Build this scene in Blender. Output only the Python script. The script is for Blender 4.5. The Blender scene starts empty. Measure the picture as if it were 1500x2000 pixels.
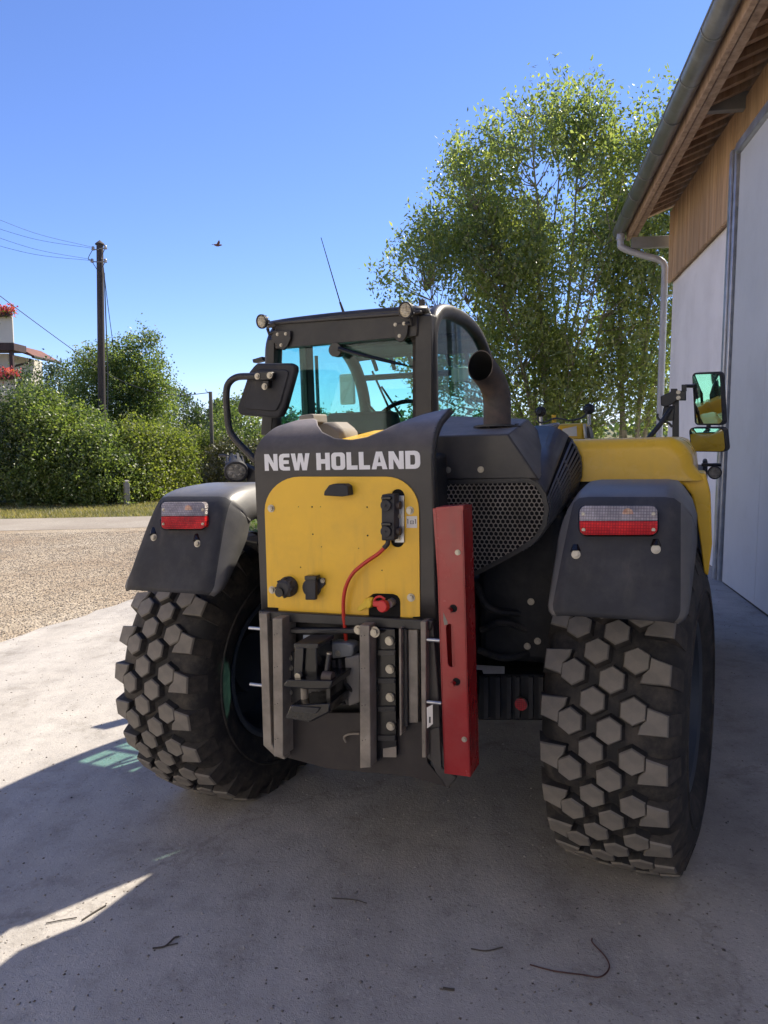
import bpy, bmesh, math, random
import numpy as np
from mathutils import Vector, Matrix
from mathutils.geometry import tessellate_polygon

R = math.radians
scene = bpy.context.scene
col = scene.collection
random.seed(7)
rng = np.random.default_rng(11)

# ------------------------------------------------------------------ camera
FPX, CAMH, PITCH = 1500.0, 1.666, R(5.63)          # focal length in photo pixels (1500 x 2000)
cam = bpy.data.cameras.new('camera')
cam.sensor_fit = 'VERTICAL'; cam.sensor_height = 32.0; cam.lens = 32.0 * FPX / 2000.0
cam.clip_start = 0.05; cam.clip_end = 4000
camo = bpy.data.objects.new('camera', cam); col.objects.link(camo)
camo.location = (0, 0, CAMH); camo.rotation_euler = (math.pi / 2 - PITCH, 0, 0)
scene.camera = camo

# ------------------------------------------------------------------ light
SUN_AZ, SUN_EL = R(49.0), R(49.0)                      # clockwise from the view direction, above the horizon
world = bpy.data.worlds.new('World'); scene.world = world; world.use_nodes = True
wn = world.node_tree.nodes; wl = world.node_tree.links
sky = wn.new('ShaderNodeTexSky'); sky.sky_type = 'NISHITA'; sky.sun_disc = False
sky.sun_elevation = SUN_EL; sky.sun_rotation = SUN_AZ
sky.altitude = 400; sky.air_density = 0.95; sky.dust_density = 0.05; sky.ozone_density = 8.0
bg = wn['Background']; bg.inputs['Strength'].default_value = 0.066
tint = wn.new('ShaderNodeMix'); tint.data_type = 'RGBA'; tint.blend_type = 'MULTIPLY'; tint.inputs['Factor'].default_value = 1.0
tint.inputs['B'].default_value = (1.0, 0.92, 1.08, 1)
wl.new(sky.outputs[0], tint.inputs['A']); wl.new(tint.outputs['Result'], bg.inputs['Color'])
sun = bpy.data.lights.new('sun', 'SUN'); sun.energy = 2.85; sun.angle = R(0.55); sun.color = (1.0, 0.91, 0.77)
suno = bpy.data.objects.new('sun', sun); col.objects.link(suno)
SUNV = Vector((math.sin(SUN_AZ) * math.cos(SUN_EL), math.cos(SUN_AZ) * math.cos(SUN_EL), math.sin(SUN_EL)))
suno.rotation_euler = SUNV.to_track_quat('Z', 'Y').to_euler(); suno.location = (20, 20, 30)

scene.view_settings.view_transform = 'Standard'; scene.view_settings.look = 'None'
scene.view_settings.exposure = 1.62; scene.view_settings.gamma = 1.0
scene.view_settings.use_curve_mapping = False
scene.render.engine = 'CYCLES'
scene.cycles.use_denoising = True
scene.cycles.max_bounces = 10; scene.cycles.transparent_max_bounces = 16; scene.cycles.sample_clamp_indirect = 6

# ------------------------------------------------------------------ frames and pixel helpers
VH, VS = R(22.35), R(1.79)                           # heading of the machine, cross fall of the apron
RS = Matrix.Rotation(-VS, 4, 'Y')
VM = RS @ Matrix.Translation((0.1786, 3.31, 0)) @ Matrix.Rotation(-VH, 4, 'Z')      # machine frame: x right, y forward, z up
BH = R(10.3)
BM = Matrix.Translation((3.75, 8.3, 0)) @ Matrix.Rotation(-BH, 4, 'Z')              # barn frame: wall plane x = 0
IM = Matrix.Identity(4)

def ray(px, py):
    c, u = (px - 750) / FPX, -(py - 1000) / FPX
    return Vector((c, math.cos(PITCH) + u * math.sin(PITCH), -math.sin(PITCH) + u * math.cos(PITCH)))
def bp(M, px, py, x=None, y=None, z=None):
    """point of the photo -> point on a plane of the frame M"""
    Mi = M.inverted(); o = Mi @ Vector((0, 0, CAMH)); d = Mi.to_3x3() @ ray(px, py)
    if x is not None: t = (x - o.x) / d.x
    elif y is not None: t = (y - o.y) / d.y
    else: t = (z - o.z) / d.z
    return o + d * t
def L(px, py, **k): return bp(VM, px, py, **k)
def B(px, py, **k): return bp(BM, px, py, **k)
def W(px, py, **k): return bp(IM, px, py, **k)
def GZ(x, y=0): return 0.3 * math.tanh(math.tan(VS) * x / 0.3)

# ------------------------------------------------------------------ materials
def nodes(name):
    m = bpy.data.materials.new(name); m.use_nodes = True
    return m, m.node_tree.nodes, m.node_tree.links, m.node_tree.nodes['Principled BSDF']
def tex(n, l, scale=5, detail=4, rough=0.55, kind='Object', vec=None):
    t = n.new('ShaderNodeTexNoise'); t.inputs['Scale'].default_value = scale
    t.inputs['Detail'].default_value = detail; t.inputs['Roughness'].default_value = rough
    if vec is None:
        c = n.new('ShaderNodeTexCoord'); vec = c.outputs[kind]
    l.new(vec, t.inputs['Vector']); return t
def ramp(n, l, src, stops):
    r = n.new('ShaderNodeValToRGB'); e = r.color_ramp.elements
    while len(e) < len(stops): e.new(0.5)
    for i, (p, c) in enumerate(stops):
        e[i].position = p; e[i].color = (*c, 1) if len(c) == 3 else c
    l.new(src, r.inputs[0]); return r
def mixc(n, l, fac, a, b, mode='MIX'):
    m = n.new('ShaderNodeMix'); m.data_type = 'RGBA'; m.blend_type = mode
    for s, v in ((m.inputs['Factor'], fac), (m.inputs['A'], a), (m.inputs['B'], b)):
        if hasattr(v, 'is_output'): l.new(v, s)
        else: s.default_value = v if isinstance(v, (int, float)) else (*v, 1)
    return m.outputs['Result']
def bump(n, l, p, src, strength=0.3, dist=0.01):
    b = n.new('ShaderNodeBump'); b.inputs['Strength'].default_value = strength; b.inputs['Distance'].default_value = dist
    l.new(src, b.inputs['Height']); l.new(b.outputs[0], p.inputs['Normal']); return b
def mat(name, c, rough=0.5, metal=0.0, var=0.25, scale=8, dirt=None, dirt_amt=0.3, dscale=4, bmp=0.0, bscale=60, spec=0.5, coat=0.0, kind='Object'):
    """paint, plastic, metal: base colour with blotchy variation, optional dust and fine relief"""
    m, n, l, p = nodes(name)
    t = tex(n, l, scale, 5, kind=kind)
    lo = tuple(max(0, v * (1 - var)) for v in c); hi = tuple(min(1, v * (1 + var)) for v in c)
    r = ramp(n, l, t.outputs[0], ((0.3, lo), (0.7, hi)))
    out = r.outputs[0]
    if dirt:
        d = tex(n, l, dscale, 8, 0.7, kind=kind)
        f = ramp(n, l, d.outputs[0], ((0.45, (0, 0, 0)), (0.75, (dirt_amt,) * 3)))
        out = mixc(n, l, f.outputs[0], out, dirt)
    l.new(out, p.inputs['Base Color'])
    rr = ramp(n, l, t.outputs[0], ((0.3, (max(0.02, rough - 0.08),) * 3), (0.75, (min(1, rough + 0.1),) * 3)))
    l.new(rr.outputs[0], p.inputs['Roughness'])
    p.inputs['Metallic'].default_value = metal; p.inputs['Specular IOR Level'].default_value = spec
    p.inputs['Coat Weight'].default_value = coat
    if bmp:
        bt = tex(n, l, bscale, 4, kind=kind); bump(n, l, p, bt.outputs[0], bmp, 0.004)
    return m

DUST = (0.30, 0.26, 0.21)
M = {}
M['black_metal'] = mat('black_painted_steel', (0.020, 0.020, 0.022), 0.42, var=0.35, dirt=DUST, dirt_amt=0.10, dscale=5, bmp=0.05)
M['plate'] = mat('charcoal_painted_plate', (0.040, 0.037, 0.036), 0.42, var=0.2, dirt=DUST, dirt_amt=0.16, dscale=3, bmp=0.04)
M['plastic'] = mat('black_moulded_plastic', (0.040, 0.041, 0.047), 0.55, var=0.25, dirt=DUST, dirt_amt=0.10, dscale=7, bmp=0.12, bscale=260, spec=0.22)
M['plastic_sun_dust'] = mat('bleached_dusty_sunlit_plastic', (0.125, 0.122, 0.120), 0.42, var=0.2, scale=7, dirt=(0.22, 0.20, 0.17), dirt_amt=0.35, dscale=12, bmp=0.1, bscale=260, spec=0.45)  # dust and bleaching, plus sunlit sheen put into the colour
M['gloss_black'] = mat('gloss_black', (0.010, 0.010, 0.011), 0.22, var=0.3)
M['dark'] = mat('dark_underbody', (0.012, 0.012, 0.013), 0.7, var=0.5, dirt=DUST, dirt_amt=0.12, bmp=0.2, bscale=30)
M['rail'] = mat('worn_dusty_rail', (0.27, 0.235, 0.195), 0.55, var=0.25, scale=14, dirt=(0.03, 0.03, 0.03), dirt_amt=0.5, dscale=9, bmp=0.15)
M['yellow'] = mat('yellow_panel_paint', (0.86, 0.51, 0.03), 0.38, var=0.05, scale=4, dirt=(0.32, 0.19, 0.05), dirt_amt=0.22, dscale=5, bmp=0.01)
M['yellow_gloss'] = mat('yellow_bonnet_paint', (0.86, 0.51, 0.03), 0.30, var=0.05, scale=3, dirt=(0.40, 0.30, 0.16), dirt_amt=0.18, dscale=4, coat=0.12, spec=0.35)
M['red'] = mat('red_paint', (0.33, 0.014, 0.016), 0.25, var=0.14, scale=6, dirt=(0.36, 0.12, 0.10), dirt_amt=0.30, dscale=5, coat=0.2)
M['red_cable'] = mat('red_cable', (0.55, 0.035, 0.02), 0.4, var=0.1)
M['red_cap'] = mat('red_rubber', (0.62, 0.03, 0.03), 0.45, var=0.1)
M['yellow_cap'] = mat('yellow_rubber', (0.75, 0.50, 0.03), 0.5, var=0.1)
M['zinc'] = mat('zinc_bolt', (0.42, 0.39, 0.33), 0.38, metal=0.8, var=0.2, scale=40)
M['pipe'] = mat('matte_zinc_pipe', (0.42, 0.43, 0.44), 0.55, metal=0.25, var=0.12, scale=6)
M['steel'] = mat('galvanised_steel', (0.50, 0.52, 0.55), 0.36, metal=0.75, var=0.18, scale=10, dirt=(0.30, 0.28, 0.25), dirt_amt=0.3)
M['rubber'] = mat('tyre_rubber', (0.017, 0.016, 0.016), 0.75, var=0.35, scale=6, dirt=(0.16, 0.13, 0.10), dirt_amt=0.55, dscale=9, bmp=0.25, bscale=40)
M['lug'] = mat('dusty_tread_rubber', (0.195, 0.176, 0.150), 0.8, var=0.2, scale=12, dirt=(0.24, 0.21, 0.17), dirt_amt=0.5, dscale=20, bmp=0.3, bscale=120)
M['rim'] = mat('dark_blue_grey_rim', (0.045, 0.055, 0.07), 0.45, var=0.2)
M['white_letter'] = mat('white_vinyl', (0.78, 0.78, 0.80), 0.45, var=0.03)
M['sticker'] = mat('white_sticker', (0.72, 0.70, 0.66), 0.5, var=0.05)
M['ink'] = mat('ink', (0.03, 0.03, 0.035), 0.5, var=0.05)
M['louvre'] = mat('grey_black_louvre', (0.085, 0.085, 0.09), 0.45, var=0.2)
M['exhaust'] = mat('sooted_exhaust', (0.060, 0.048, 0.042), 0.6, var=0.45, scale=16, dirt=(0.17, 0.11, 0.08), dirt_amt=0.5, dscale=14, bmp=0.2, bscale=50)
M['soot'] = mat('soot', (0.006, 0.006, 0.006), 0.95, var=0.3)
M['concrete_block'] = mat('dusty_counterweight', (0.26, 0.235, 0.20), 0.8, var=0.2, dirt=(0.12, 0.11, 0.1), dirt_amt=0.4, bmp=0.3)

def streaks(m, col_, amt):
    """thin grime runs under fittings, added over the existing base colour"""
    n, l = m.node_tree.nodes, m.node_tree.links; p = n['Principled BSDF']; src = p.inputs['Base Color'].links[0].from_socket
    cd = n.new('ShaderNodeTexCoord'); mp = n.new('ShaderNodeMapping'); mp.inputs['Scale'].default_value = (26, 26, 2.2); l.new(cd.outputs['Object'], mp.inputs[0])
    t = tex(n, l, 1.0, 5, 0.65, vec=mp.outputs[0]); b = tex(n, l, 3.5, 3, 0.6)
    r = ramp(n, l, t.outputs[0], ((0.52, (0, 0, 0)), (0.74, (amt,) * 3))); q = ramp(n, l, b.outputs[0], ((0.42, (0, 0, 0)), (0.62, (1, 1, 1))))
    l.new(mixc(n, l, mixc(n, l, 1.0, r.outputs[0], q.outputs[0], 'MULTIPLY'), src, col_), p.inputs['Base Color'])
streaks(M['yellow'], (0.30, 0.18, 0.05), 0.28); streaks(M['yellow_gloss'], (0.30, 0.20, 0.09), 0.22); streaks(M['red'], (0.10, 0.02, 0.02), 0.5)
streaks(M['plastic'], (0.17, 0.15, 0.125), 0.35); streaks(M['rail'], (0.09, 0.055, 0.035), 0.7)
def glass(name, tint, gl=0.9, rough=0.0):
    m, n, l, p = nodes(name); n.remove(p)
    t = n.new('ShaderNodeBsdfTransparent'); t.inputs[0].default_value = (*tint, 1)
    g = n.new('ShaderNodeBsdfGlossy'); g.inputs['Roughness'].default_value = rough; g.inputs[0].default_value = (gl, gl, gl, 1)
    lw = n.new('ShaderNodeLayerWeight'); lw.inputs[0].default_value = 0.5
    f = n.new('ShaderNodeMath'); f.operation = 'POWER'; f.inputs[1].default_value = 5; l.new(lw.outputs['Facing'], f.inputs[0])
    f2 = n.new('ShaderNodeMath'); f2.operation = 'MULTIPLY_ADD'; f2.inputs[1].default_value = 0.9; f2.inputs[2].default_value = 0.028; l.new(f.outputs[0], f2.inputs[0]); f = f2
    x = n.new('ShaderNodeMixShader'); l.new(f.outputs[0], x.inputs[0]); l.new(t.outputs[0], x.inputs[1]); l.new(g.outputs[0], x.inputs[2])
    l.new(x.outputs[0], n['Material Output'].inputs[0]); return m
M['glass'] = glass('green_tinted_glass', (0.72, 0.93, 0.90))
def mirror(name):
    m, n, l, p = nodes(name); p.inputs['Metallic'].default_value = 1; p.inputs['Roughness'].default_value = 0.02
    p.inputs['Base Color'].default_value = (0.82, 0.84, 0.84, 1); return m
M['mirror'] = mirror('mirror_glass')
def lens(name, c, rough=0.15, cell=0.008):
    """moulded lamp lens: small square prisms, bulb reflection painted as soft paler blotches"""
    m, n, l, p = nodes(name)
    cd = n.new('ShaderNodeTexCoord'); mp = n.new('ShaderNodeMapping'); mp.inputs['Rotation'].default_value = (math.pi / 2, 0, 0)
    b = n.new('ShaderNodeTexBrick'); l.new(cd.outputs['Object'], mp.inputs[0]); l.new(mp.outputs[0], b.inputs['Vector'])
    b.offset = 0; b.inputs['Scale'].default_value = 0.5 / cell; b.inputs['Mortar Size'].default_value = 0.06; b.inputs['Mortar Smooth'].default_value = 0.6
    b.inputs['Brick Width'].default_value = 0.5; b.inputs['Row Height'].default_value = 0.5
    b.inputs['Color1'].default_value = (1.1, 1.1, 1.1, 1); b.inputs['Color2'].default_value = (0.85, 0.85, 0.85, 1); b.inputs['Mortar'].default_value = (0.5, 0.5, 0.5, 1)
    bump(n, l, p, b.outputs['Fac'], 0.6, 0.002)
    t = tex(n, l, 14, 3)
    r = ramp(n, l, t.outputs[0], ((0.35, tuple(v * 0.55 for v in c)), (0.68, tuple(v * 1.15 for v in c))))
    l.new(mixc(n, l, 1.0, r.outputs[0], b.outputs['Color'], 'MULTIPLY'), p.inputs['Base Color'])
    p.inputs['Roughness'].default_value = rough; p.inputs['Coat Weight'].default_value = 0.8; p.inputs['Coat Roughness'].default_value = 0.05
    return m
M['lens_red'] = lens('red_lens', (0.72, 0.020, 0.018)); M['lens_clear'] = lens('clear_lens', (0.46, 0.40, 0.37))
M['lens_amber'] = lens('amber_bulb', (0.55, 0.30, 0.22))
M['led'] = lens('led_lens', (0.50, 0.44, 0.32), 0.1)
M['led_dark'] = lens('led_lens_dark', (0.30, 0.29, 0.27), 0.1)

def sun_painted_plate():  # paler towards the rolled top: sunlight on dust painted into the colour
    m, n, l, p = nodes('charcoal_plate_with_painted_sun_dust')
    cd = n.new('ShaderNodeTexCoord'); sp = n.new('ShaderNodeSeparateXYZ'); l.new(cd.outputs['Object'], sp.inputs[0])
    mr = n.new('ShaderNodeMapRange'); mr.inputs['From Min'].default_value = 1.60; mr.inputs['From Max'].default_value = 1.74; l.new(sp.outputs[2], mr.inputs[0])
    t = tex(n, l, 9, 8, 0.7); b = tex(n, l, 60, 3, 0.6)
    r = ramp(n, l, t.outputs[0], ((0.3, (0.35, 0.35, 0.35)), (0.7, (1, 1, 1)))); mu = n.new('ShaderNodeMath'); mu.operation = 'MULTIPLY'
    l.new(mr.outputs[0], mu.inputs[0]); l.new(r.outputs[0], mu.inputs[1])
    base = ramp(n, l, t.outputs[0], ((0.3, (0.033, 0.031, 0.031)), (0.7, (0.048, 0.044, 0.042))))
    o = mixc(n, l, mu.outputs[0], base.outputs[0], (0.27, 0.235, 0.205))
    # fine scratches
    mp = n.new('ShaderNodeMapping'); mp.inputs['Rotation'].default_value = (0, R(35), 0); mp.inputs['Scale'].default_value = (3, 1, 90); l.new(cd.outputs['Object'], mp.inputs[0])
    sc = tex(n, l, 2.0, 3, 0.7, vec=mp.outputs[0]); sr = ramp(n, l, sc.outputs[0], ((0.70, (0, 0, 0)), (0.76, (0.35, 0.35, 0.35))))
    o = mixc(n, l, sr.outputs[0], o, (0.22, 0.20, 0.18))
    l.new(o, p.inputs['Base Color']); p.inputs['Roughness'].default_value = 0.45; bump(n, l, p, b.outputs[0], 0.05, 0.003); return m
M['plate_painted_sun'] = sun_painted_plate()
M['painted_sun_top'] = mat('painted_sun_charcoal_top', (0.20, 0.18, 0.16), 0.6, var=0.25, scale=9, dirt=(0.05, 0.048, 0.046), dirt_amt=0.5, dscale=12)  # pale base colour imitates sunlight on the dusty cover top
# ------------------------------------------------------------------ mesh helpers
def tag(o, label=None, cat=None, group=None, kind=None):
    for k, v in (('label', label), ('category', cat), ('group', group), ('kind', kind)):
        if v: o[k] = v
    return o
def empty(name, M4=None, parent=None):
    o = bpy.data.objects.new(name, None); col.objects.link(o); o.empty_display_size = 0.2
    if parent: o.parent = parent
    if M4 is not None: o.matrix_local = M4
    return o
def link(name, me, m=None, parent=None, smooth=True, bevel=0.0, seg=2, solid=0.0, offset=0.0, ang=35):
    if m is not None and not me.materials:
        for q in (m if isinstance(m, (list, tuple)) else (m,)): me.materials.append(q)
    if smooth:
        me.shade_smooth(); me.set_sharp_from_angle(angle=R(ang))
    o = bpy.data.objects.new(name, me); col.objects.link(o)
    if parent: o.parent = parent
    if solid:
        s = o.modifiers.new('s', 'SOLIDIFY'); s.thickness = solid; s.offset = offset
    if bevel:
        b = o.modifiers.new('b', 'BEVEL'); b.width = bevel; b.segments = seg; b.limit_method = 'ANGLE'; b.angle_limit = R(40); b.use_clamp_overlap = True
        b.harden_normals = False
    return o
class MB:
    def __init__(s): s.v = []; s.f = []; s.mi = []; s.cur = 0
    def add(s, vs, fs):
        k = len(s.v); s.v += [tuple(p) for p in vs]; s.f += [tuple(i + k for i in f) for f in fs]; s.mi += [s.cur] * len(fs); return s
    def box(s, c, d, M4=None):
        hx, hy, hz = d[0] / 2, d[1] / 2, d[2] / 2
        vs = [Vector((a * hx, b * hy, e * hz)) for e in (-1, 1) for b in (-1, 1) for a in (-1, 1)]
        if M4 is not None: vs = [M4 @ v for v in vs]
        vs = [v + Vector(c) for v in vs]
        return s.add(vs, [(0, 2, 3, 1), (4, 5, 7, 6), (0, 1, 5, 4), (2, 6, 7, 3), (0, 4, 6, 2), (1, 3, 7, 5)])
    def mm(s, a, b): return s.box([(a[i] + b[i]) / 2 for i in range(3)], [abs(b[i] - a[i]) for i in range(3)])
    def tube(s, path, r, n=12, caps=True, close=False):
        P = [Vector(p) for p in path]; N = len(P); rr = r if isinstance(r, (list, tuple)) else [r] * N
        T = [(P[min(i + 1, N - 1)] - P[max(i - 1, 0)]).normalized() for i in range(N)]
        u = T[0].orthogonal().normalized(); vs = []
        for i in range(N):
            u = (u - T[i] * u.dot(T[i])).normalized(); w = T[i].cross(u)
            for k in range(n):
                a = 2 * math.pi * k / n; vs.append(P[i] + (u * math.cos(a) + w * math.sin(a)) * rr[i])
        fs = [(i * n + k, i * n + (k + 1) % n, (i + 1) * n + (k + 1) % n, (i + 1) * n + k) for i in range(N - 1) for k in range(n)]
        if caps: fs += [tuple(range(n))[::-1], tuple((N - 1) * n + k for k in range(n))]
        return s.add(vs, fs)
    def cyl(s, c, ax, r, h, n=20, r2=None):
        ax = Vector(ax).normalized(); c = Vector(c)
        return s.tube([c - ax * h / 2, c + ax * h / 2], [r, r if r2 is None else r2], n)
    def lathe(s, prof, M4=None, n=32, cap=False):
        """prof: list of (axial, radius); axis = local x"""
        vs = []
        for a, r in prof:
            for k in range(n):
                t = 2 * math.pi * k / n; v = Vector((a, r * math.cos(t), r * math.sin(t)))
                vs.append(M4 @ v if M4 is not None else v)
        fs = [(i * n + k, i * n + (k + 1) % n, (i + 1) * n + (k + 1) % n, (i + 1) * n + k) for i in range(len(prof) - 1) for k in range(n)]
        if cap: fs += [tuple(range(n))[::-1], tuple((len(prof) - 1) * n + k for k in range(n))]
        return s.add(vs, fs)
    def poly(s, outer, holes=(), d=(0, 0.01, 0)):
        """flat polygon with holes, extruded by the vector d"""
        loops = [[Vector(p) for p in outer]] + [[Vector(p) for p in h] for h in holes]
        tri = tessellate_polygon(loops); flat = [p for q in loops for p in q]; n = len(flat); d = Vector(d)
        fs = [tuple(t) for t in tri] + [tuple(i + n for i in reversed(t)) for t in tri]
        k = 0
        for q in loops:
            m = len(q); fs += [(k + i, k + (i + 1) % m, n + k + (i + 1) % m, n + k + i) for i in range(m)]; k += m
        return s.add(flat + [p + d for p in flat], fs)
    def grid(s, rows):
        nu, nv = len(rows), len(rows[0]); vs = [p for r in rows for p in r]
        return s.add(vs, [(i * nv + j, i * nv + j + 1, (i + 1) * nv + j + 1, (i + 1) * nv + j) for i in range(nu - 1) for j in range(nv - 1)])
    def mesh(s, name, fix=True):
        me = bpy.data.meshes.new(name); me.from_pydata(s.v, [], s.f); me.update()
        if any(s.mi): me.polygons.foreach_set('material_index', s.mi)
        if fix:
            bm = bmesh.new(); bm.from_mesh(me); bmesh.ops.remove_doubles(bm, verts=bm.verts, dist=1e-5)
            bmesh.ops.recalc_face_normals(bm, faces=bm.faces); bm.to_mesh(me); bm.free()
        return me
    def build(s, name, m, parent=None, **k):
        return link(name, s.mesh(name, k.pop('fix', True)), m, parent, **k)

def spline(pts, n=8):
    """Catmull-Rom through points of any dimension"""
    P = [np.array(p, float) for p in pts]; P = [2 * P[0] - P[1]] + P + [2 * P[-1] - P[-2]]; out = []
    for i in range(1, len(P) - 2):
        for k in range(n):
            t = k / n; a, b, c, d = P[i - 1], P[i], P[i + 1], P[i + 2]
            out.append(0.5 * ((2 * b) + (-a + c) * t + (2 * a - 5 * b + 4 * c - d) * t * t + (-a + 3 * b - 3 * c + d) * t ** 3))
    out.append(P[-2]); return out
def rrect(x0, y0, x1, y1, r, n=5, only=(1, 1, 1, 1)):
    """rounded rectangle, corners in order (x0,y0) (x1,y0) (x1,y1) (x0,y1)"""
    out = []
    for i, (cx, cy, a) in enumerate(((x0, y0, 180), (x1, y0, 270), (x1, y1, 0), (x0, y1, 90))):
        if not only[i]: out.append((cx, cy)); continue
        ox = cx + (r if cx == x0 else -r) * (1 if x1 > x0 else -1); oy = cy + (r if cy == y0 else -r) * (1 if y1 > y0 else -1)
        for k in range(n + 1):
            t = R(a + 90 * k / n); out.append((ox + r * math.cos(t), oy + r * math.sin(t)))
    return out
# shapes measured on a plane y = const of the machine, extruded forward
def ppoly(name, pts, y, d, m, parent, holes=(), bevel=0.0, **k):
    mb = MB(); mb.poly([L(a, b, y=y) for a, b in pts], [[L(a, b, y=y) for a, b in h] for h in holes], (0, d, 0))
    return mb.build(name, m, parent, bevel=bevel, **k)
def pbox(name, a, b, c, e, y, d, m, parent, bevel=0.003, **k):
    return ppoly(name, [(a, b), (c, b), (c, e), (a, e)], y, d, m, parent, bevel=bevel, **k)
def bolt_mesh(r=0.010, h=0.008):
    mb = MB(); mb.cyl((0, -0.0015, 0), (0, 1, 0), r * 1.45, 0.003, 18)
    mb.cyl((0, -0.003 - h / 2, 0), (0, 1, 0), r, h, 6); mb.cyl((0, -0.003 - h - 0.0008, 0), (0, 1, 0), r * 0.55, 0.0016, 12)
    me = mb.mesh('bolt'); me.materials.append(M['zinc']); return me
BOLT = bolt_mesh()
def bolt(p, parent, s=1.0, name='bolt', rot=None, me=None):
    o = bpy.data.objects.new(name, me or BOLT); col.objects.link(o); o.parent = parent
    o.location = p; o.scale = (s, s, s)
    if rot: o.rotation_euler = rot
    return o

# ================================================================== GROUND
def ground_mats():
    # concrete
    m, n, l, p = nodes('weathered_concrete')
    c = n.new('ShaderNodeTexCoord'); g = c.outputs['Object']
    a = tex(n, l, 0.55, 6, 0.6, vec=g); b = tex(n, l, 5.5, 8, 0.72, vec=g); d = tex(n, l, 70, 3, 0.6, vec=g)
    e = tex(n, l, 240, 2, 0.5, vec=g)
    base = ramp(n, l, a.outputs[0], ((0.30, (0.36, 0.338, 0.312)), (0.55, (0.44, 0.412, 0.376)), (0.75, (0.50, 0.466, 0.42))))
    s1 = ramp(n, l, b.outputs[0], ((0.32, (0.74, 0.73, 0.71)), (0.48, (0.96, 0.96, 0.96)), (0.72, (1.12, 1.11, 1.09))))
    o = mixc(n, l, 1.0, base.outputs[0], s1.outputs[0], 'MULTIPLY')
    s2 = ramp(n, l, d.outputs[0], ((0.28, (0.5, 0.5, 0.5)), (0.38, (1, 1, 1)), (0.62, (1, 1, 1)), (0.74, (1.45, 1.42, 1.36))))
    o = mixc(n, l, 0.85, o, s2.outputs[0], 'MULTIPLY')
    v = n.new('ShaderNodeTexVoronoi'); v.feature = 'DISTANCE_TO_EDGE'; v.inputs['Scale'].default_value = 0.16
    w = tex(n, l, 1.6, 5, 0.7, vec=g); mp = n.new('ShaderNodeVectorMath'); mp.operation = 'ADD'
    l.new(g, mp.inputs[0]); sc = n.new('ShaderNodeVectorMath'); sc.operation = 'SCALE'; sc.inputs['Scale'].default_value = 0.9
    l.new(w.outputs['Color'], sc.inputs[0]); l.new(sc.outputs[0], mp.inputs[1]); l.new(mp.outputs[0], v.inputs['Vector'])
    cr = ramp(n, l, v.outputs[0], ((0.0, (0.80, 0.79, 0.78)), (0.0022, (1, 1, 1))))
    o = mixc(n, l, 1.0, o, cr.outputs[0], 'MULTIPLY')
    # old tyre tracks and oil darkening, worn lengthways
    mpp = n.new('ShaderNodeMapping'); mpp.inputs['Scale'].default_value = (2.2, 0.35, 1); mpp.inputs['Rotation'].default_value = (0, 0, R(15)); l.new(g, mpp.inputs[0])
    tr = tex(n, l, 1.0, 4, 0.6, vec=mpp.outputs[0]); trr = ramp(n, l, tr.outputs[0], ((0.38, (0.88, 0.875, 0.87)), (0.6, (1.04, 1.04, 1.04))))
    o = mixc(n, l, 1.0, o, trr.outputs[0], 'MULTIPLY')
    l.new(o, p.inputs['Base Color']); p.inputs['Roughness'].default_value = 0.9; p.inputs['Specular IOR Level'].default_value = 0.25
    bs = mixc(n, l, 0.5, b.outputs[0], d.outputs[0]); bs = mixc(n, l, 0.3, bs, e.outputs[0]); bump(n, l, p, bs, 0.75, 0.012)
    M['concrete'] = m
    # gravel
    m, n, l, p = nodes('beige_gravel')
    c = n.new('ShaderNodeTexCoord'); g = c.outputs['Object']
    v = n.new('ShaderNodeTexVoronoi'); v.inputs['Scale'].default_value = 42; l.new(g, v.inputs['Vector'])
    a = tex(n, l, 0.5, 6, 0.65, vec=g); b = tex(n, l, 9, 6, 0.7, vec=g)
    base = ramp(n, l, a.outputs[0], ((0.32, (0.31, 0.235, 0.16)), (0.52, (0.40, 0.335, 0.25)), (0.7, (0.45, 0.395, 0.315))))
    s = n.new('ShaderNodeSeparateColor'); l.new(v.outputs['Color'], s.inputs[0])
    st = ramp(n, l, s.outputs[0], ((0, (0.80, 0.77, 0.73)), (0.5, (1, 0.98, 0.95)), (1, (1.18, 1.15, 1.1))))
    o = mixc(n, l, 1.0, base.outputs[0], st.outputs[0], 'MULTIPLY')
    s1 = ramp(n, l, b.outputs[0], ((0.35, (0.72, 0.70, 0.68)), (0.6, (1.1, 1.1, 1.1))))
    o = mixc(n, l, 1.0, o, s1.outputs[0], 'MULTIPLY')
    l.new(o, p.inputs['Base Color']); p.inputs['Roughness'].default_value = 0.95
    bump(n, l, p, v.outputs['Distance'], 0.8, 0.03).invert = True
    M['gravel'] = m
    # road
    m, n, l, p = nodes('dusty_asphalt')
    a = tex(n, l, 0.7, 6, 0.65); b = tex(n, l, 40, 4, 0.6)
    r1 = ramp(n, l, a.outputs[0], ((0.3, (0.26, 0.22, 0.175)), (0.65, (0.345, 0.305, 0.25))))
    r2 = ramp(n, l, b.outputs[0], ((0.3, (0.7, 0.7, 0.7)), (0.7, (1.15, 1.15, 1.15))))
    l.new(mixc(n, l, 1.0, r1.outputs[0], r2.outputs[0], 'MULTIPLY'), p.inputs['Base Color'])
    p.inputs['Roughness'].default_value = 0.9; bump(n, l, p, b.outputs[0], 0.5, 0.01)
    M['asphalt'] = m
    # turf
    m, n, l, p = nodes('grass_turf')
    a = tex(n, l, 0.8, 6, 0.65); b = tex(n, l, 14, 5, 0.7)
    r1 = ramp(n, l, a.outputs[0], ((0.3, (0.08, 0.10, 0.03)), (0.55, (0.17, 0.15, 0.06)), (0.8, (0.26, 0.21, 0.11))))
    r2 = ramp(n, l, b.outputs[0], ((0.3, (0.6, 0.6, 0.6)), (0.7, (1.3, 1.3, 1.3))))
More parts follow.
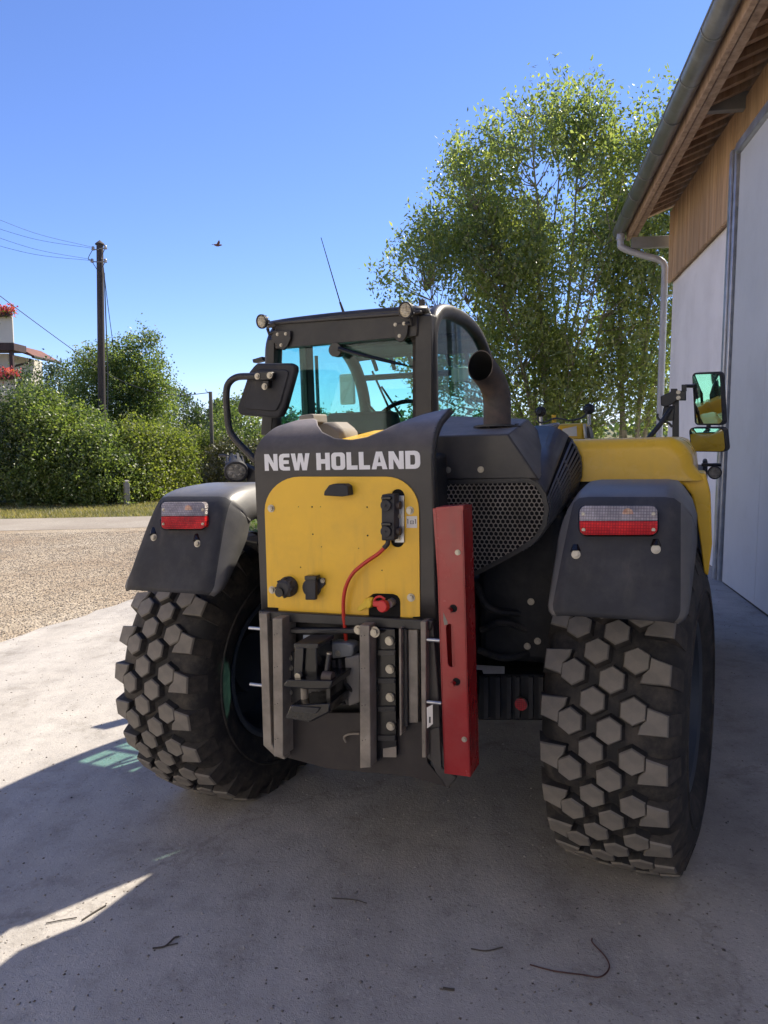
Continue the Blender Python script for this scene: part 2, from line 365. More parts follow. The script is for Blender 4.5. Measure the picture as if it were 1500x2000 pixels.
    l.new(mixc(n, l, 1.0, r1.outputs[0], r2.outputs[0], 'MULTIPLY'), p.inputs['Base Color'])
    p.inputs['Roughness'].default_value = 0.95; bump(n, l, p, b.outputs[0], 1.0, 0.05)
    M['turf'] = m
    M['kerb'] = mat('kerb_stone', (0.30, 0.28, 0.25), 0.9, var=0.25, bmp=0.4, bscale=30)
ground_mats()

def sheet(name, poly, dz, m, step=1.0):
    bm = bmesh.new(); bm.faces.new([bm.verts.new((x, y, 0)) for x, y in poly])
    x0, x1 = min(p[0] for p in poly), max(p[0] for p in poly)
    x = max(math.ceil(x0), -30)
    while x < min(x1, 30):
        bmesh.ops.bisect_plane(bm, geom=bm.faces[:] + bm.edges[:] + bm.verts[:], plane_co=(x, 0, 0), plane_no=(1, 0, 0)); x += step
    for v in bm.verts: v.co.z = GZ(v.co.x) + dz
    bmesh.ops.recalc_face_normals(bm, faces=bm.faces)
    for f in bm.faces:
        if f.normal.z < 0: f.normal_flip()
    me = bpy.data.meshes.new(name); bm.to_mesh(me); bm.free()
    return tag(link(name, me, m, smooth=False), kind='structure')

def terrain():
    xs = sorted(set([-900, -500, -250, -140, -90, -60, -45] + [i for i in range(-36, 37, 2)] + [45, 60, 90, 140, 250, 500, 900]))
    ys = sorted(set([-120, -60, -30, -15] + [i for i in range(-10, 41, 2)] + [50, 65, 85, 110, 140, 180, 230, 300, 400, 550, 800, 1200, 1800, 2600]))
    rows = []
    for y in ys:
        row = []
        for x in xs:
            far = max(0, y - 40) / 400
            h = GZ(x) + (0 if far <= 0 else 7 * min(far, 1.4) ** 1.5 * (0.6 + 0.4 * math.sin(x * 0.011 + 1.5) * math.cos(y * 0.004)))
            row.append((x, y, h - 0.012))
        rows.append(row)
    mb = MB(); mb.grid(rows); o = mb.build('ground', M['turf'], fix=False)
    for f in o.data.polygons: pass
    tag(o, kind='structure')
terrain()
EDGE = lambda y: -3.28 + (y - 6.43) * 0.358
sheet('gravel_yard', [(-45, -30), (EDGE(-30) + 1, -30), (EDGE(12.3) + 1, 12.3), (-3.2, 13.0), (-3.3, 15.2), (-45, 14.6)], 0.0, M['gravel'])
sheet('concrete_apron', [(EDGE(-30), -30), (8.5, -30), (8.5, 13.0), (2.5, 12.8)] + [(EDGE(12.2 - .22 * i) + .035 * math.sin(i * 1.9) * math.sin(i * .47) + random.uniform(-.018, .018), 12.2 - .22 * i) for i in range(46)], 0.012, M['concrete'])
sheet('road', [(-45, 14.5), (-3.3, 15.15), (-3.0, 17.3), (-5.2, 17.42), (-45, 17.6)], 0.004, M['asphalt'])
# pebbles on the gravel and grit on the concrete: too many to count
def pebbles(name, n, xy, smin, smax, m, dz):
    base = np.array([(1, 0, 0), (-1, 0, 0), (0, 1, 0), (0, -1, 0), (0, 0, .7), (0, 0, -.4)], float)
    fc = np.array([(0, 2, 4), (2, 1, 4), (1, 3, 4), (3, 0, 4), (2, 0, 5), (1, 2, 5), (3, 1, 5), (0, 3, 5)])
    P = np.array([xy() for _ in range(n)]); s = rng.uniform(smin, smax, n) ** 1.0
    a = rng.uniform(0, 6.28, n); st = rng.uniform(0.6, 1.3, (n, 3)) * s[:, None]
    v = base[None] * st[:, None, :] * rng.uniform(0.75, 1.2, (n, 6, 1))
    x = v[..., 0] * np.cos(a)[:, None] - v[..., 1] * np.sin(a)[:, None] + P[:, 0:1]
    y = v[..., 0] * np.sin(a)[:, None] + v[..., 1] * np.cos(a)[:, None] + P[:, 1:2]
    gz = np.array([GZ(q) for q in P[:, 0]]) + dz
    z = v[..., 2] + gz[:, None] + s[:, None] * 0.15
    V = np.stack([x, y, z], -1).reshape(-1, 3); Fc = (fc[None] + 6 * np.arange(n)[:, None, None]).reshape(-1, 3)
    return raw(name, V, Fc, m)
def raw(name, V, Fc, m, smooth=False):
    me = bpy.data.meshes.new(name); k = Fc.shape[1]
    me.vertices.add(len(V)); me.vertices.foreach_set('co', V.astype(np.float32).ravel())
    me.loops.add(Fc.size); me.loops.foreach_set('vertex_index', Fc.astype(np.int32).ravel())
    me.polygons.add(len(Fc)); me.polygons.foreach_set('loop_start', np.arange(0, Fc.size, k, dtype=np.int32))
    me.update(calc_edges=True); me.validate()
    for q in (m if isinstance(m, (list, tuple)) else (m,)): me.materials.append(q)
    o = bpy.data.objects.new(name, me); col.objects.link(o); return o
def island_mat(name, cols, rough=0.9):
    m, n, l, p = nodes(name); g = n.new('ShaderNodeNewGeometry')
    r = ramp(n, l, g.outputs['Random Per Island'], [(i / (len(cols) - 1), c) for i, c in enumerate(cols)])
    l.new(r.outputs[0], p.inputs['Base Color']); p.inputs['Roughness'].default_value = rough; return m
M['pebble'] = island_mat('pebbles', ((0.16, 0.13, 0.10), (0.30, 0.26, 0.21), (0.36, 0.32, 0.27), (0.24, 0.21, 0.17)))
M['grit'] = island_mat('grit', ((0.06, 0.055, 0.05), (0.25, 0.23, 0.2), (0.45, 0.42, 0.38), (0.12, 0.09, 0.07)))
def gxy():
    while True:
        y = 5 + 9.6 * random.random() ** 0.8; x = random.uniform(-10.5, EDGE(y) + 0.05) if random.random() < .96 else EDGE(y) + abs(random.gauss(0, .22))
        if x > -y * 0.62: return x, y
tag(pebbles('gravel_stones', 30000, gxy, 0.004, 0.014, M['pebble'], 0.0), 'loose beige gravel stones on the yard left of the concrete', 'gravel', kind='stuff')
def cxy():
    y = 1.6 + 9 * random.random() ** 1.7; return random.uniform(max(-y * 0.62, EDGE(y)), min(y * 0.62, 3.4)), y
tag(pebbles('grit', 5200, cxy, 0.0015, 0.0065, M['grit'], 0.012), 'scattered grit and crumbs on the concrete apron', 'grit', kind='stuff')

# ================================================================== PLANTS
def leaf_mat(name, dark, mid, light, trans=0.35, gloss=0.45):
    m, n, l, p = nodes(name); g = n.new('ShaderNodeNewGeometry')
    r = ramp(n, l, g.outputs['Random Per Island'], ((0.0, dark), (0.5, mid), (1.0, light)))
    t = tex(n, l, 0.9, 3, 0.6); v = ramp(n, l, t.outputs[0], ((0.3, (0.7, 0.75, 0.8)), (0.7, (1.25, 1.2, 1.0))))
    c = mixc(n, l, 1.0, r.outputs[0], v.outputs[0], 'MULTIPLY')
    l.new(c, p.inputs['Base Color']); p.inputs['Roughness'].default_value = gloss; p.inputs['Specular IOR Level'].default_value = 0.85
    tr = n.new('ShaderNodeBsdfTranslucent'); tc = mixc(n, l, 1.0, c, (1.7, 1.85, 0.85), 'MULTIPLY'); l.new(tc, tr.inputs[0])
    x = n.new('ShaderNodeMixShader'); x.inputs[0].default_value = trans
    l.new(p.outputs[0], x.inputs[1]); l.new(tr.outputs[0], x.inputs[2]); l.new(x.outputs[0], n['Material Output'].inputs[0]); return m
M['leaf_willow'] = leaf_mat('goat_willow_leaves', (0.130, 0.170, 0.080), (0.210, 0.245, 0.105), (0.300, 0.310, 0.130), 0.60, 0.30)
M['leaf_hedge'] = leaf_mat('hedge_leaves', (0.085, 0.125, 0.045), (0.145, 0.190, 0.065), (0.225, 0.250, 0.095), 0.52, 0.45)
M['leaf_dark'] = leaf_mat('dark_leaves', (0.036, 0.060, 0.026), (0.058, 0.088, 0.034), (0.095, 0.125, 0.048), 0.36, 0.45)
M['leaf_yellow'] = leaf_mat('yellow_green_leaves', (0.105, 0.135, 0.036), (0.165, 0.195, 0.050), (0.235, 0.245, 0.080), 0.52, 0.5)
M['leaf_brown'] = leaf_mat('brownish_leaves', (0.060, 0.055, 0.025), (0.085, 0.085, 0.035), (0.11, 0.11, 0.045), 0.25, 0.5)
M['petal'] = leaf_mat('pink_petals', (0.42, 0.04, 0.07), (0.62, 0.10, 0.14), (0.70, 0.24, 0.26), 0.3, 0.6)
M['bark'] = mat('grey_bark', (0.25, 0.22, 0.17), 0.85, var=0.35, scale=5, dirt=(0.06, 0.065, 0.035), dirt_amt=0.5, dscale=3, bmp=0.6, bscale=25)

def leaves(name, C, D, ln, wd, m, parent, jit=0.35):
    """one quad per leaf: C centres, D long axes"""
    n = len(C); D = D / np.linalg.norm(D, axis=1, keepdims=True)
    q = rng.normal(size=(n, 3)); w = np.cross(D, q); w /= np.linalg.norm(w, axis=1, keepdims=True) + 1e-9
    nn = np.cross(D, w)
    l_ = ln * rng.uniform(1 - jit, 1 + jit, (n, 1)); b_ = wd * rng.uniform(1 - jit, 1 + jit, (n, 1)) / 2
    V = np.stack([C, C + D * l_ * 0.45 + w * b_ + nn * b_ * 0.3, C + D * l_, C + D * l_ * 0.45 - w * b_ + nn * b_ * 0.3], 1).reshape(-1, 3)
    o = raw(name, V, np.arange(4 * n).reshape(n, 4), m); o.parent = parent; return o
def in_ell(n, ells, shell=0.5):
    """random points in a set of ellipsoids, biased to their skins"""
    vol = np.array([e[3] * e[4] * e[5] for e in ells]); k = rng.choice(len(ells), n, p=vol / vol.sum())
    d = rng.normal(size=(n, 3)); d /= np.linalg.norm(d, axis=1, keepdims=True)
    r = rng.uniform(0, 1, (n, 1)) ** (1 / 3 * shell)
    E_ = np.array(ells); return E_[k, :3] + d * r * E_[k, 3:], d
def crown(name, ells, ncl, per, m, parent, ln=0.09, wd=0.05, cr=0.16, up=0.4, shell=0.5, zmin=None):
    P, d = in_ell(ncl, ells, shell)
    if zmin is not None: P = P[P[:, 2] > zmin]; d = d[:len(P)]
    n = len(P); tw = rng.normal(size=(n, 3)) * 0.6 + d * 0.5 + np.array([0, 0, up]); tw /= np.linalg.norm(tw, axis=1, keepdims=True)
    s = rng.uniform(-1, 1, (n, per, 1)); sz = cr * rng.uniform(0.6, 1.5, (n, 1, 1))
    C = P[:, None] + tw[:, None] * s * sz * 1.5 + rng.normal(size=(n, per, 3)) * sz * 0.42
    D = tw[:, None] * 0.5 + rng.normal(size=(n, per, 3)) * 0.8
    return leaves(name, C.reshape(-1, 3), D.reshape(-1, 3), ln, wd, m, parent), P
def sticks(name, segs, parent, n=6, m=None):
    mb = MB()
    for path, r0, r1 in segs:
        k = len(path); mb.tube(path, [r0 + (r1 - r0) * i / (k - 1) for i in range(k)], n)
    return mb.build(name, m or M['bark'], parent, fix=False)

# the large many-stemmed tree right of the cab, beyond the barn corner
def big_tree(name, base, stems, envelope, ncl, per, label, leanseed):
    rs = random.Random(leanseed)
    root = empty(name, Matrix.Translation(base)); tag(root, label, 'tree')
    paths = []; trunks = []
    for (dx, dy, h, r) in stems:
        b = Vector((rs.uniform(-.35, .35), rs.uniform(-.25, .25), -0.05)); pts = []
        for i in range(9):
            t = i / 8; e = t ** 1.25
            pts.append(b + Vector((dx * e + rs.uniform(-.09, .09) * t, dy * e + rs.uniform(-.09, .09) * t, h * .87 * t)))
        sp = [Vector(p) for p in spline([tuple(p) for p in pts], 3)]
        paths.append((sp, r)); trunks.append((sp, r, 0.008))
    P, d = in_ell(ncl, envelope, 0.85)
    d = d[P[:, 2] > 0.25]; P = P[P[:, 2] > 0.25]
    # thin out where a slow pattern is low, so that the sky shows through in places
    keep = np.sin(P[:, 0] * 2.1 + 0.7 * P[:, 2]) + np.sin(P[:, 2] * 2.6 - P[:, 1] * 1.3) + rng.normal(size=len(P)) * 0.9 > -0.75
    P = P[keep]; n = len(P)
    allp = np.array([q for s, r in paths for q in s[5:]])
    branches = []
    for i in range(0, n, 2):
        c = P[i]; dd = np.linalg.norm(allp - c, axis=1) + 1.6 * np.maximum(0, allp[:, 2] - c[2] + 0.45)
        j = int(np.argmin(dd)); a = Vector(allp[j]); e = Vector(c)
        if (e - a).length > 2.6: continue
        mid = a.lerp(e, 0.5) + Vector((0, 0, -0.08)); branches.append(([a, mid, e], 0.014, 0.004))
    sticks('trunk', trunks, root, 7)
    sticks('branches', branches, root, 4)
    tw = rng.normal(size=(n, 3)) * 0.33 + np.array([0, 0, 0.95]); tw[:, 0] += (P[:, 0] - np.mean(P[:, 0])) * 0.10
    tw /= np.linalg.norm(tw, axis=1, keepdims=True)
    s = rng.uniform(-1, 1, (n, per, 1)); ln_ = rng.uniform(0.22, 0.42, (n, 1, 1))
    C = P[:, None] + tw[:, None] * s * ln_ + rng.normal(size=(n, per, 3)) * 0.085
    D = tw[:, None] * 0.55 + rng.normal(size=(n, per, 3)) * 0.7
    leaves('crown', C.reshape(-1, 3), D.reshape(-1, 3), 0.105, 0.045, M['leaf_willow'], root, 0.45)
    return root
TY = 16.2
stems = [(-2.3, .2, 5.4, .06), (-1.6, -.4, 7.0, .07), (-1.0, .3, 8.2, .06), (-.7, -.5, 9.0, .07), (0, .4, 9.3, .06), (.6, -.3, 9.0, .065), (1.2, .5, 8.6, .05), (1.8, 0, 8.0, .05), (-1.8, .8, 5.2, .05), (-.3, 1., 7., .05), (.9, -.9, 6.4, .045)]
big_tree('willow_tree', (3.35, TY, 0.05), stems,
         [(-.1, 0, 5.7, 2.3, 1.7, 2.65), (-1.65, 0, 4.3, 1.95, 1.5, 2.1), (-1.45, .1, 5.9, 1.5, 1.3, 1.75), (1.1, 0, 4.8, 1.9, 1.4, 3.0), (-.6, 0, 2.3, 2.1, 1.4, 1.8), (1.0, 0, 2.2, 1.6, 1.3, 1.8), (.25, 0, 7.75, 1.2, .9, 1.1)],
         3100, 34, 'tall many-stemmed leafy tree rising behind the telehandler cab and exhaust', 3)
stems2 = [(-.2, .1, 8.3, .075), (.5, .3, 8.6, .06), (1.3, .2, 8.2, .055), (-.6, .6, 6.5, .045)]
big_tree('willow_tree', (5.15, TY - 0.4, 0.1), stems2,
         [(.4, 0, 5.9, 1.4, 1.2, 2.5), (.4, 0, 3.6, 1.3, 1.0, 1.9), (1.3, .2, 7.0, 1.2, 1., 1.5)],
         900, 32, 'slender pale-stemmed tree directly left of the barn downpipe', 8)

# hedge and trees across the road; positions in metres, built as separate bushes
def bush(name, label, ells, ncl, per, m, ln=0.085, wd=0.05, cr=0.17, cat='bush', group=None, stems_=6, trunk=None, shell=0.42):
    bx = sum(e[0] for e in ells) / len(ells); by = sum(e[1] for e in ells) / len(ells); gz = GZ(bx)
    root = empty(name, Matrix.Translation((bx, by, gz))); tag(root, label, cat, group)
    loc = [(e[0] - bx, e[1] - by, e[2] - gz, e[3], e[4], e[5]) for e in ells]
    o, P = crown('crown' if cat == 'tree' else 'foliage', loc, ncl, per, m, root, ln, wd, cr, shell=shell, zmin=0.04)
    segs = []
    if trunk: segs.append(([Vector((0, 0, -.05)), Vector((.05, .02, trunk[0] * .5)), Vector((.0, .0, trunk[0]))], trunk[1], trunk[1] * .5))
    b0 = Vector((0, 0, trunk[0] * .8 if trunk else -0.05))
    for i in range(stems_):
        c = Vector(P[int(rng.integers(len(P)))]); segs.append(([b0 + Vector((random.uniform(-.2, .2), random.uniform(-.1, .1), 0)), b0.lerp(c, .5) + Vector((0, 0, .15)), c], 0.03 if not trunk else trunk[1] * .45, 0.006))
    sticks('trunk' if cat == 'tree' else 'stems', segs, root, 5)
    return root
HG = 'bushes of the hedge across the road'
bush('hedge_bush', 'dark dense bush at the left picture edge below the balcony house', [(-11.2, 21.6, .9, 1.4, 1.1, 2.0), (-10.3, 21.2, .5, .9, .9, 1.5), (-12.2, 21.8, 1.2, 1.3, 1.2, 1.9), (-10.7, 21.7, 2.1, .7, .7, .9), (-11.6, 21.0, .3, .8, .8, 1.1)], 1300, 28, M['leaf_dark'], cr=.22, group=HG)
bush('hedge_bush', 'big rounded mid-green bush left of the tall wooden pole', [(-9.7, 21.9, 1.3, 1.1, 1.2, 1.7), (-9.0, 21.5, .6, 1.0, 1.1, 1.5), (-10.0, 22.3, 1.9, .8, .9, 1.2), (-9.3, 21.1, 1.5, .6, .6, .9), (-9.0, 22.1, 1.7, .6, .7, 1.0), (-9.6, 20.9, .2, .8, .7, .9)], 1600, 28, M['leaf_hedge'], cr=.22, group=HG)
bush('hedge_bush', 'leafy green bush at the foot of the tall wooden pole', [(-8.1, 21.5, .6, .9, 1.0, 1.6), (-7.5, 21.2, .2, .9, .9, 1.2), (-8.4, 22.0, .9, .8, .9, 1.5), (-7.7, 21.0, .9, .5, .5, .8), (-8.2, 20.8, .1, .6, .6, .7)], 1200, 28, M['leaf_hedge'], cr=.22, group=HG)
bush('hedge_bush', 'light yellow-green bush between the tall pole and the thin pole', [(-6.95, 22.2, .55, .8, 1.0, 1.5), (-6.4, 23.2, .5, .8, 1.0, 1.45), (-6.9, 21.8, .1, .8, .8, .9), (-7.2, 22.4, 1.4, .5, .5, .75), (-6.5, 22.8, 1.3, .45, .5, .7)], 1150, 28, M['leaf_yellow'], cr=.22, group=HG)
bush('hedge_bush', 'pale green bush behind the thin grey pole', [(-6.1, 25.6, .4, 1.0, 1.0, 1.35), (-5.4, 26.5, .35, 1.0, 1.2, 1.3), (-6.4, 26.0, .9, .6, .6, .9), (-5.6, 25.3, .2, .7, .6, .9)], 900, 28, M['leaf_yellow'], cr=.22, group=HG)
bush('garden_tree', 'tall airy green tree directly behind the tall wooden pole', [(-8.75, 25.2, 2.9, 1.15, 1.2, 1.9), (-8.0, 25.4, 3.4, 1.0, 1.0, 1.5), (-9.4, 25.1, 3.3, .85, .9, 1.3), (-7.6, 25.3, 2.4, .85, 1.0, 1.5), (-7.75, 25.3, 4.3, .45, .5, .9)], 1600, 26, M['leaf_hedge'], cat='tree', trunk=(2.2, .09), stems_=14, shell=0.75)
bush('garden_tree', 'small dark round tree beside the balcony house roof', [(-12.4, 28.5, 3.0, 1.1, 1.0, 1.4), (-11.8, 28.5, 3.2, .7, .8, 1.1)], 420, 24, M['leaf_dark'], cat='tree', trunk=(2.0, .09))
bush('garden_tree', 'dark green tree far behind the pale hedge left of the thin pole', [(-11.4, 42, 2.2, 1.4, 1.3, 2.1), (-10.0, 43, 1.8, 1.0, 1.0, 1.6)], 420, 20, M['leaf_dark'], ln=.14, wd=.09, cr=.25, cat='tree', trunk=(1.5, .12))
bush('garden_tree', 'green conifer-like tree behind the left mirror arm', [(-4.9, 25.5, 1.6, .9, 1.0, 1.4), (-4.6, 25.6, .8, 1.1, 1.0, 1.2)], 520, 24, M['leaf_hedge'], cat='tree', trunk=(1.5, .08))
bush('hedge_bush', 'brownish bush seen beneath the left mirror arm', [(-4.4, 22.3, .65, .8, .8, .95), (-3.6, 22.6, .55, .9, .8, .9)], 600, 24, M['leaf_brown'])
bush('garden_tree', 'dark green tree showing through the left half of the cab rear window', [(-2.6, 27, 1.5, 1.5, 1.0, 1.0), (-.8, 27, 1.4, 1.5, 1.0, 1.0), (1.2, 27, 1.4, 1.6, 1.0, 1.1)], 800, 20, M['leaf_dark'], ln=.12, wd=.08, cat='tree', trunk=(1.0, .09))
bush('far_tree', 'tiny far tree on the hill left of the mirror arm', [(-21.2, 105, 4.6, 1.7, 1.5, 2.0)], 130, 18, M['leaf_dark'], ln=.4, wd=.3, cr=.4, cat='tree', trunk=(2.5, .2), stems_=3)
bush('far_tree', 'slim tiny far tree beside the thin pole top on the hill', [(-22.9, 105, 4.2, .7, .8, 2.0)], 80, 18, M['leaf_dark'], ln=.4, wd=.3, cr=.35, cat='tree', trunk=(2.5, .2), stems_=3)

# distant wood closing the horizon
def woods():
    P = []; 
    for i in range(900):
        x = rng.uniform(-260, 260); y = rng.uniform(170, 230); P.append((x, y, 3.0 + rng.uniform(-2.5, 2.6) + 1.2 * math.sin(x * .05)))
    P = np.array(P); C = (P[:, None] + rng.normal(size=(len(P), 26, 3)) * np.array([2.2, 2.2, 1.3])).reshape(-1, 3)
    o = leaves('far_wood', C, rng.normal(size=C.shape), 1.6, 1.1, M['leaf_dark'], None)
    tag(o, 'dark strip of far-off wood along the horizon', 'wood', kind='stuff')
woods()

# grass: verge before the hedge and the lawn seen past the left mudguard
def grass(name, label, n, xy, h, m, dry=0.0):
    P = np.array([xy() for _ in range(n)]); hh = h * rng.uniform(0.5, 1.3, n); a = rng.uniform(0, 6.28, n); w = 0.006 + 0.004 * rng.random(n)
    z = np.array([GZ(x) for x in P[:, 0]]) - 0.01; lean = rng.normal(size=(n, 2)) * 0.45 * hh[:, None]
    A = np.stack([P[:, 0] - w * np.cos(a), P[:, 1] - w * np.sin(a), z], 1); B_ = np.stack([P[:, 0] + w * np.cos(a), P[:, 1] + w * np.sin(a), z], 1)
    T_ = np.stack([P[:, 0] + lean[:, 0], P[:, 1] + lean[:, 1], z + hh], 1)
    V = np.stack([A, B_, T_], 1).reshape(-1, 3)
    o = raw(name, V, np.arange(3 * n).reshape(n, 3), m); tag(o, label, 'grass', kind='stuff')
M['grass'] = leaf_mat('grass_blades', (0.13, 0.14, 0.045), (0.28, 0.245, 0.11), (0.42, 0.34, 0.18), 0.35, 0.6)
M['lawn'] = leaf_mat('lawn_blades', (0.060, 0.115, 0.020), (0.085, 0.145, 0.026), (0.125, 0.165, 0.040), 0.4, 0.55)
grass('verge_grass', 'dry short grass on the verge before the hedge', 30000, lambda: (random.uniform(-13.5, -3.2), 17.6 + 4.2 * random.random()), 0.08, M['grass'])
grass('lawn_grass', 'bright green lawn seen past the left rear mudguard', 16000, lambda: (random.uniform(-3.1, 1.5), 13.0 + 6 * random.random() ** 1.3), 0.06, M['lawn'])

# ================================================================== BARN
def wood(name, c1, c2, c3):
    m, n, l, p = nodes(name)
    cd = n.new('ShaderNodeTexCoord'); oi = n.new('ShaderNodeObjectInfo')
    mp = n.new('ShaderNodeMapping'); mp.inputs['Scale'].default_value = (9, 9, 0.55); l.new(cd.outputs['Object'], mp.inputs[0])
    ad = n.new('ShaderNodeVectorMath'); ad.operation = 'ADD'; l.new(mp.outputs[0], ad.inputs[0])
    cm = n.new('ShaderNodeCombineXYZ'); ml = n.new('ShaderNodeMath'); ml.operation = 'MULTIPLY'; ml.inputs[1].default_value = 60
    l.new(oi.outputs['Random'], ml.inputs[0]); l.new(ml.outputs[0], cm.inputs[2]); l.new(cm.outputs[0], ad.inputs[1])
    t = tex(n, l, 1.6, 8, 0.65, vec=ad.outputs[0])
    r = ramp(n, l, t.outputs[0], ((0.28, c1), (0.5, c2), (0.75, c3)))
    v = ramp(n, l, oi.outputs['Random'], ((0, (0.82, 0.8, 0.78)), (1, (1.15, 1.12, 1.08))))
    l.new(mixc(n, l, 1.0, r.outputs[0], v.outputs[0], 'MULTIPLY'), p.inputs['Base Color'])
    p.inputs['Roughness'].default_value = 0.75; bump(n, l, p, t.outputs[0], 0.4, 0.006); return m
M['plank'] = wood('weathered_larch', (0.30, 0.19, 0.105), (0.50, 0.335, 0.195), (0.62, 0.45, 0.29))
M['beam'] = wood('brown_eaves_timber', (0.24, 0.16, 0.105), (0.43, 0.30, 0.205), (0.56, 0.41, 0.30))
M['render'] = mat('white_render', (0.90, 0.88, 0.86), 0.9, var=0.04, scale=1.5, dirt=(0.45, 0.42, 0.38), dirt_amt=0.25, dscale=1.2, bmp=0.25, bscale=90)
M['door'] = mat('blue_grey_door_panel', (0.60, 0.62, 0.63), 0.5, var=0.04, scale=0.8, dirt=(0.30, 0.30, 0.29), dirt_amt=0.3, dscale=1.0)
M['zinc_gutter'] = mat('weathered_zinc_gutter', (0.26, 0.27, 0.26), 0.42, metal=0.6, var=0.18, scale=5, dirt=(0.20, 0.17, 0.12), dirt_amt=0.5, dscale=6)
M['roof'] = mat('red_brown_roof_tiles', (0.17, 0.07, 0.045), 0.8, var=0.3, scale=4, bmp=0.4)
M['grey_steel'] = mat('grey_painted_steel', (0.22, 0.225, 0.22), 0.5, var=0.12, scale=6)

barn = empty('barn', BM); tag(barn, 'barn with timber upper wall, white lower wall, gutter and large grey door', 'barn')
CY, WZ, NEAR, SPLIT = 3.97, 4.90, -22.0, 4.05
def bbox(name, a, b, m, parent=barn, bevel=0.004, **k):
    mb = MB(); mb.mm(a, b); return mb.build(name, m, parent, bevel=bevel, **k)
bbox('wall', (0.02, NEAR, -0.3), (0.32, CY, SPLIT), M['render'], bevel=0.02)
bbox('gable_wall', (0.322, CY - .3, -0.3), (12.2, CY - 0.003, 4.8), M['render'], bevel=0.0)
g = MB(); g.poly([(0.322, CY - .25, 4.803), (12.2, CY - .25, 4.803), (6.2, CY - .25, 7.2)], (), (0, .2, 0)); g.build('gable_top', M['plank'], barn)
bbox('gable_wall', (0.322, NEAR, -0.3), (12.2, NEAR + .3, 4.8), M['render'], bevel=0.0)
bbox('wall', (12.0, NEAR + .303, -0.3), (12.3, CY - .303, 4.8), M['render'], bevel=0.0)
# vertical cladding boards
bbox('backing_wall', (-0.024, NEAR, SPLIT + .002), (0.30, CY - .02, WZ + .25), M['beam'], bevel=0.0)
pw = 0.165; y = CY - pw / 2; k = 0
while y > -4.0:
    t = random.uniform(-.004, .004)
    mb = MB(); mb.mm((-0.055 + t, -pw / 2 + .0025, SPLIT - 0.02 + random.uniform(-.004, .004)), (-0.025, pw / 2 - .0025, WZ + .2))
    o = mb.build('plank', M['plank'], barn, bevel=0.004); o.location = (0, y, 0); y -= pw
# roof: slope of 22 degrees, eave over the wall
SL = math.tan(R(22)); EZ = 4.98; EX = -0.74
rf = MB(); rf.poly([(EX, 0, EZ), (6.2, 0, EZ + SL * (6.2 - EX)), (6.2, 0, EZ + SL * (6.2 - EX) + .07), (EX, 0, EZ + .07)], (), (0, CY + .42 - NEAR, 0))
o = rf.build('roof', M['roof'], barn); o.location = (0, NEAR - .2, 0)
rf = MB(); rf.poly([(13.0, 0, EZ + SL * (-.2)), (6.203, 0, EZ + SL * (6.2 - EX)), (6.203, 0, EZ + SL * (6.2 - EX) + .07), (13.0, 0, EZ + .07 - .2 * SL)], (), (0, CY + .42 - NEAR, 0))
o = rf.build('roof', M['roof'], barn); o.location = (0, NEAR - .2, 0)
# soffit boards running along the eave, under the roof
for i in range(5):
    x0 = -0.66 + i * 0.15
    mb = MB(); mb.poly([(x0, -4.0, EZ + SL * (x0 - EX) - .004), (x0 + .143, -4.0, EZ + SL * (x0 + .143 - EX) - .004), (x0 + .143, -4.0, EZ + SL * (x0 + .143 - EX) - .024), (x0, -4.0, EZ + SL * (x0 - EX) - .024)], (), (0, CY + 4.38, 0))
    mb.build('soffit_board', M['beam'], barn)
# rafters
y = CY - .12; i = 0
while y > -4:
    mb = MB(); zz = lambda x, d: EZ + SL * (x - EX) - .027 - d
    mb.poly([(-.58, -.045, zz(-.58, 0)), (.04, -.045, zz(.04, 0)), (.04, -.045, zz(.04, .075)), (-.50, -.045, zz(-.50, .075)), (-.58, -.045, zz(-.58, .06))], (), (0, .09, 0))
    o = mb.build('rafter', M['beam'], barn, bevel=.005); o.location = (0, y, 0); y -= .31
# fascia boards, lengths butted end to end
for (a, b_) in ((CY + .36, 1.42), (1.415, -1.9), (-1.905, -5.2)):
    mb = MB(); mb.mm((-.655, b_, EZ - .20), (-.60, a, EZ + .03)); mb.build('fascia_board', M['beam'], barn, bevel=.006)
mb = MB(); mb.mm((-.585, -5.2, EZ - .175), (-.50, CY + .30, EZ - .06)); mb.build('eaves_beam', M['beam'], barn, bevel=.006)
# steel brackets standing out of the wall
for yy, zt, xe in ((-.10, 5.15, -.43), (CY + .12, 4.77, -.60)):
    mb = MB(); mb.mm((xe, yy - .05, zt - .17), (.02, yy + .05, zt)); mb.build('steel_bracket', M['grey_steel'], barn, bevel=.006)
# gutter with joint bands and front bead
gr, gx, gz_ = 0.095, -0.765, 4.93
rows = []
for yy in (-6, CY + .40):
    rows.append([(gx - gr * math.cos(t), yy, gz_ - gr * math.sin(t)) for t in [math.pi * q / 14 for q in range(15)]])
mb = MB(); mb.grid(rows); gut = mb.build('gutter', M['zinc_gutter'], barn, solid=.003)
mb = MB(); mb.add([rows[1][0]] + rows[1], [tuple(range(16))]); e_ = MB(); e_.poly(rows[1], (), (0, .003, 0)); e_.build('gutter_end_cap', M['zinc_gutter'], gut)
mb = MB(); mb.tube([(gx - gr, -6, gz_ + .004), (gx - gr, CY + .40, gz_ + .004)], .011, 10); mb.build('gutter_bead', M['zinc_gutter'], gut)
yy = CY + .1
while yy > -4:
    pts = [(gx - (gr + .006) * math.cos(t), yy, gz_ - (gr + .006) * math.sin(t)) for t in [math.pi * q / 14 for q in range(15)]]
    mb = MB(); mb.grid([[(p[0], yy - .015, p[2]) for p in pts], [(p[0], yy + .015, p[2]) for p in pts]]); mb.build('gutter_bracket', M['zinc_gutter'], gut, solid=.004); yy -= .86
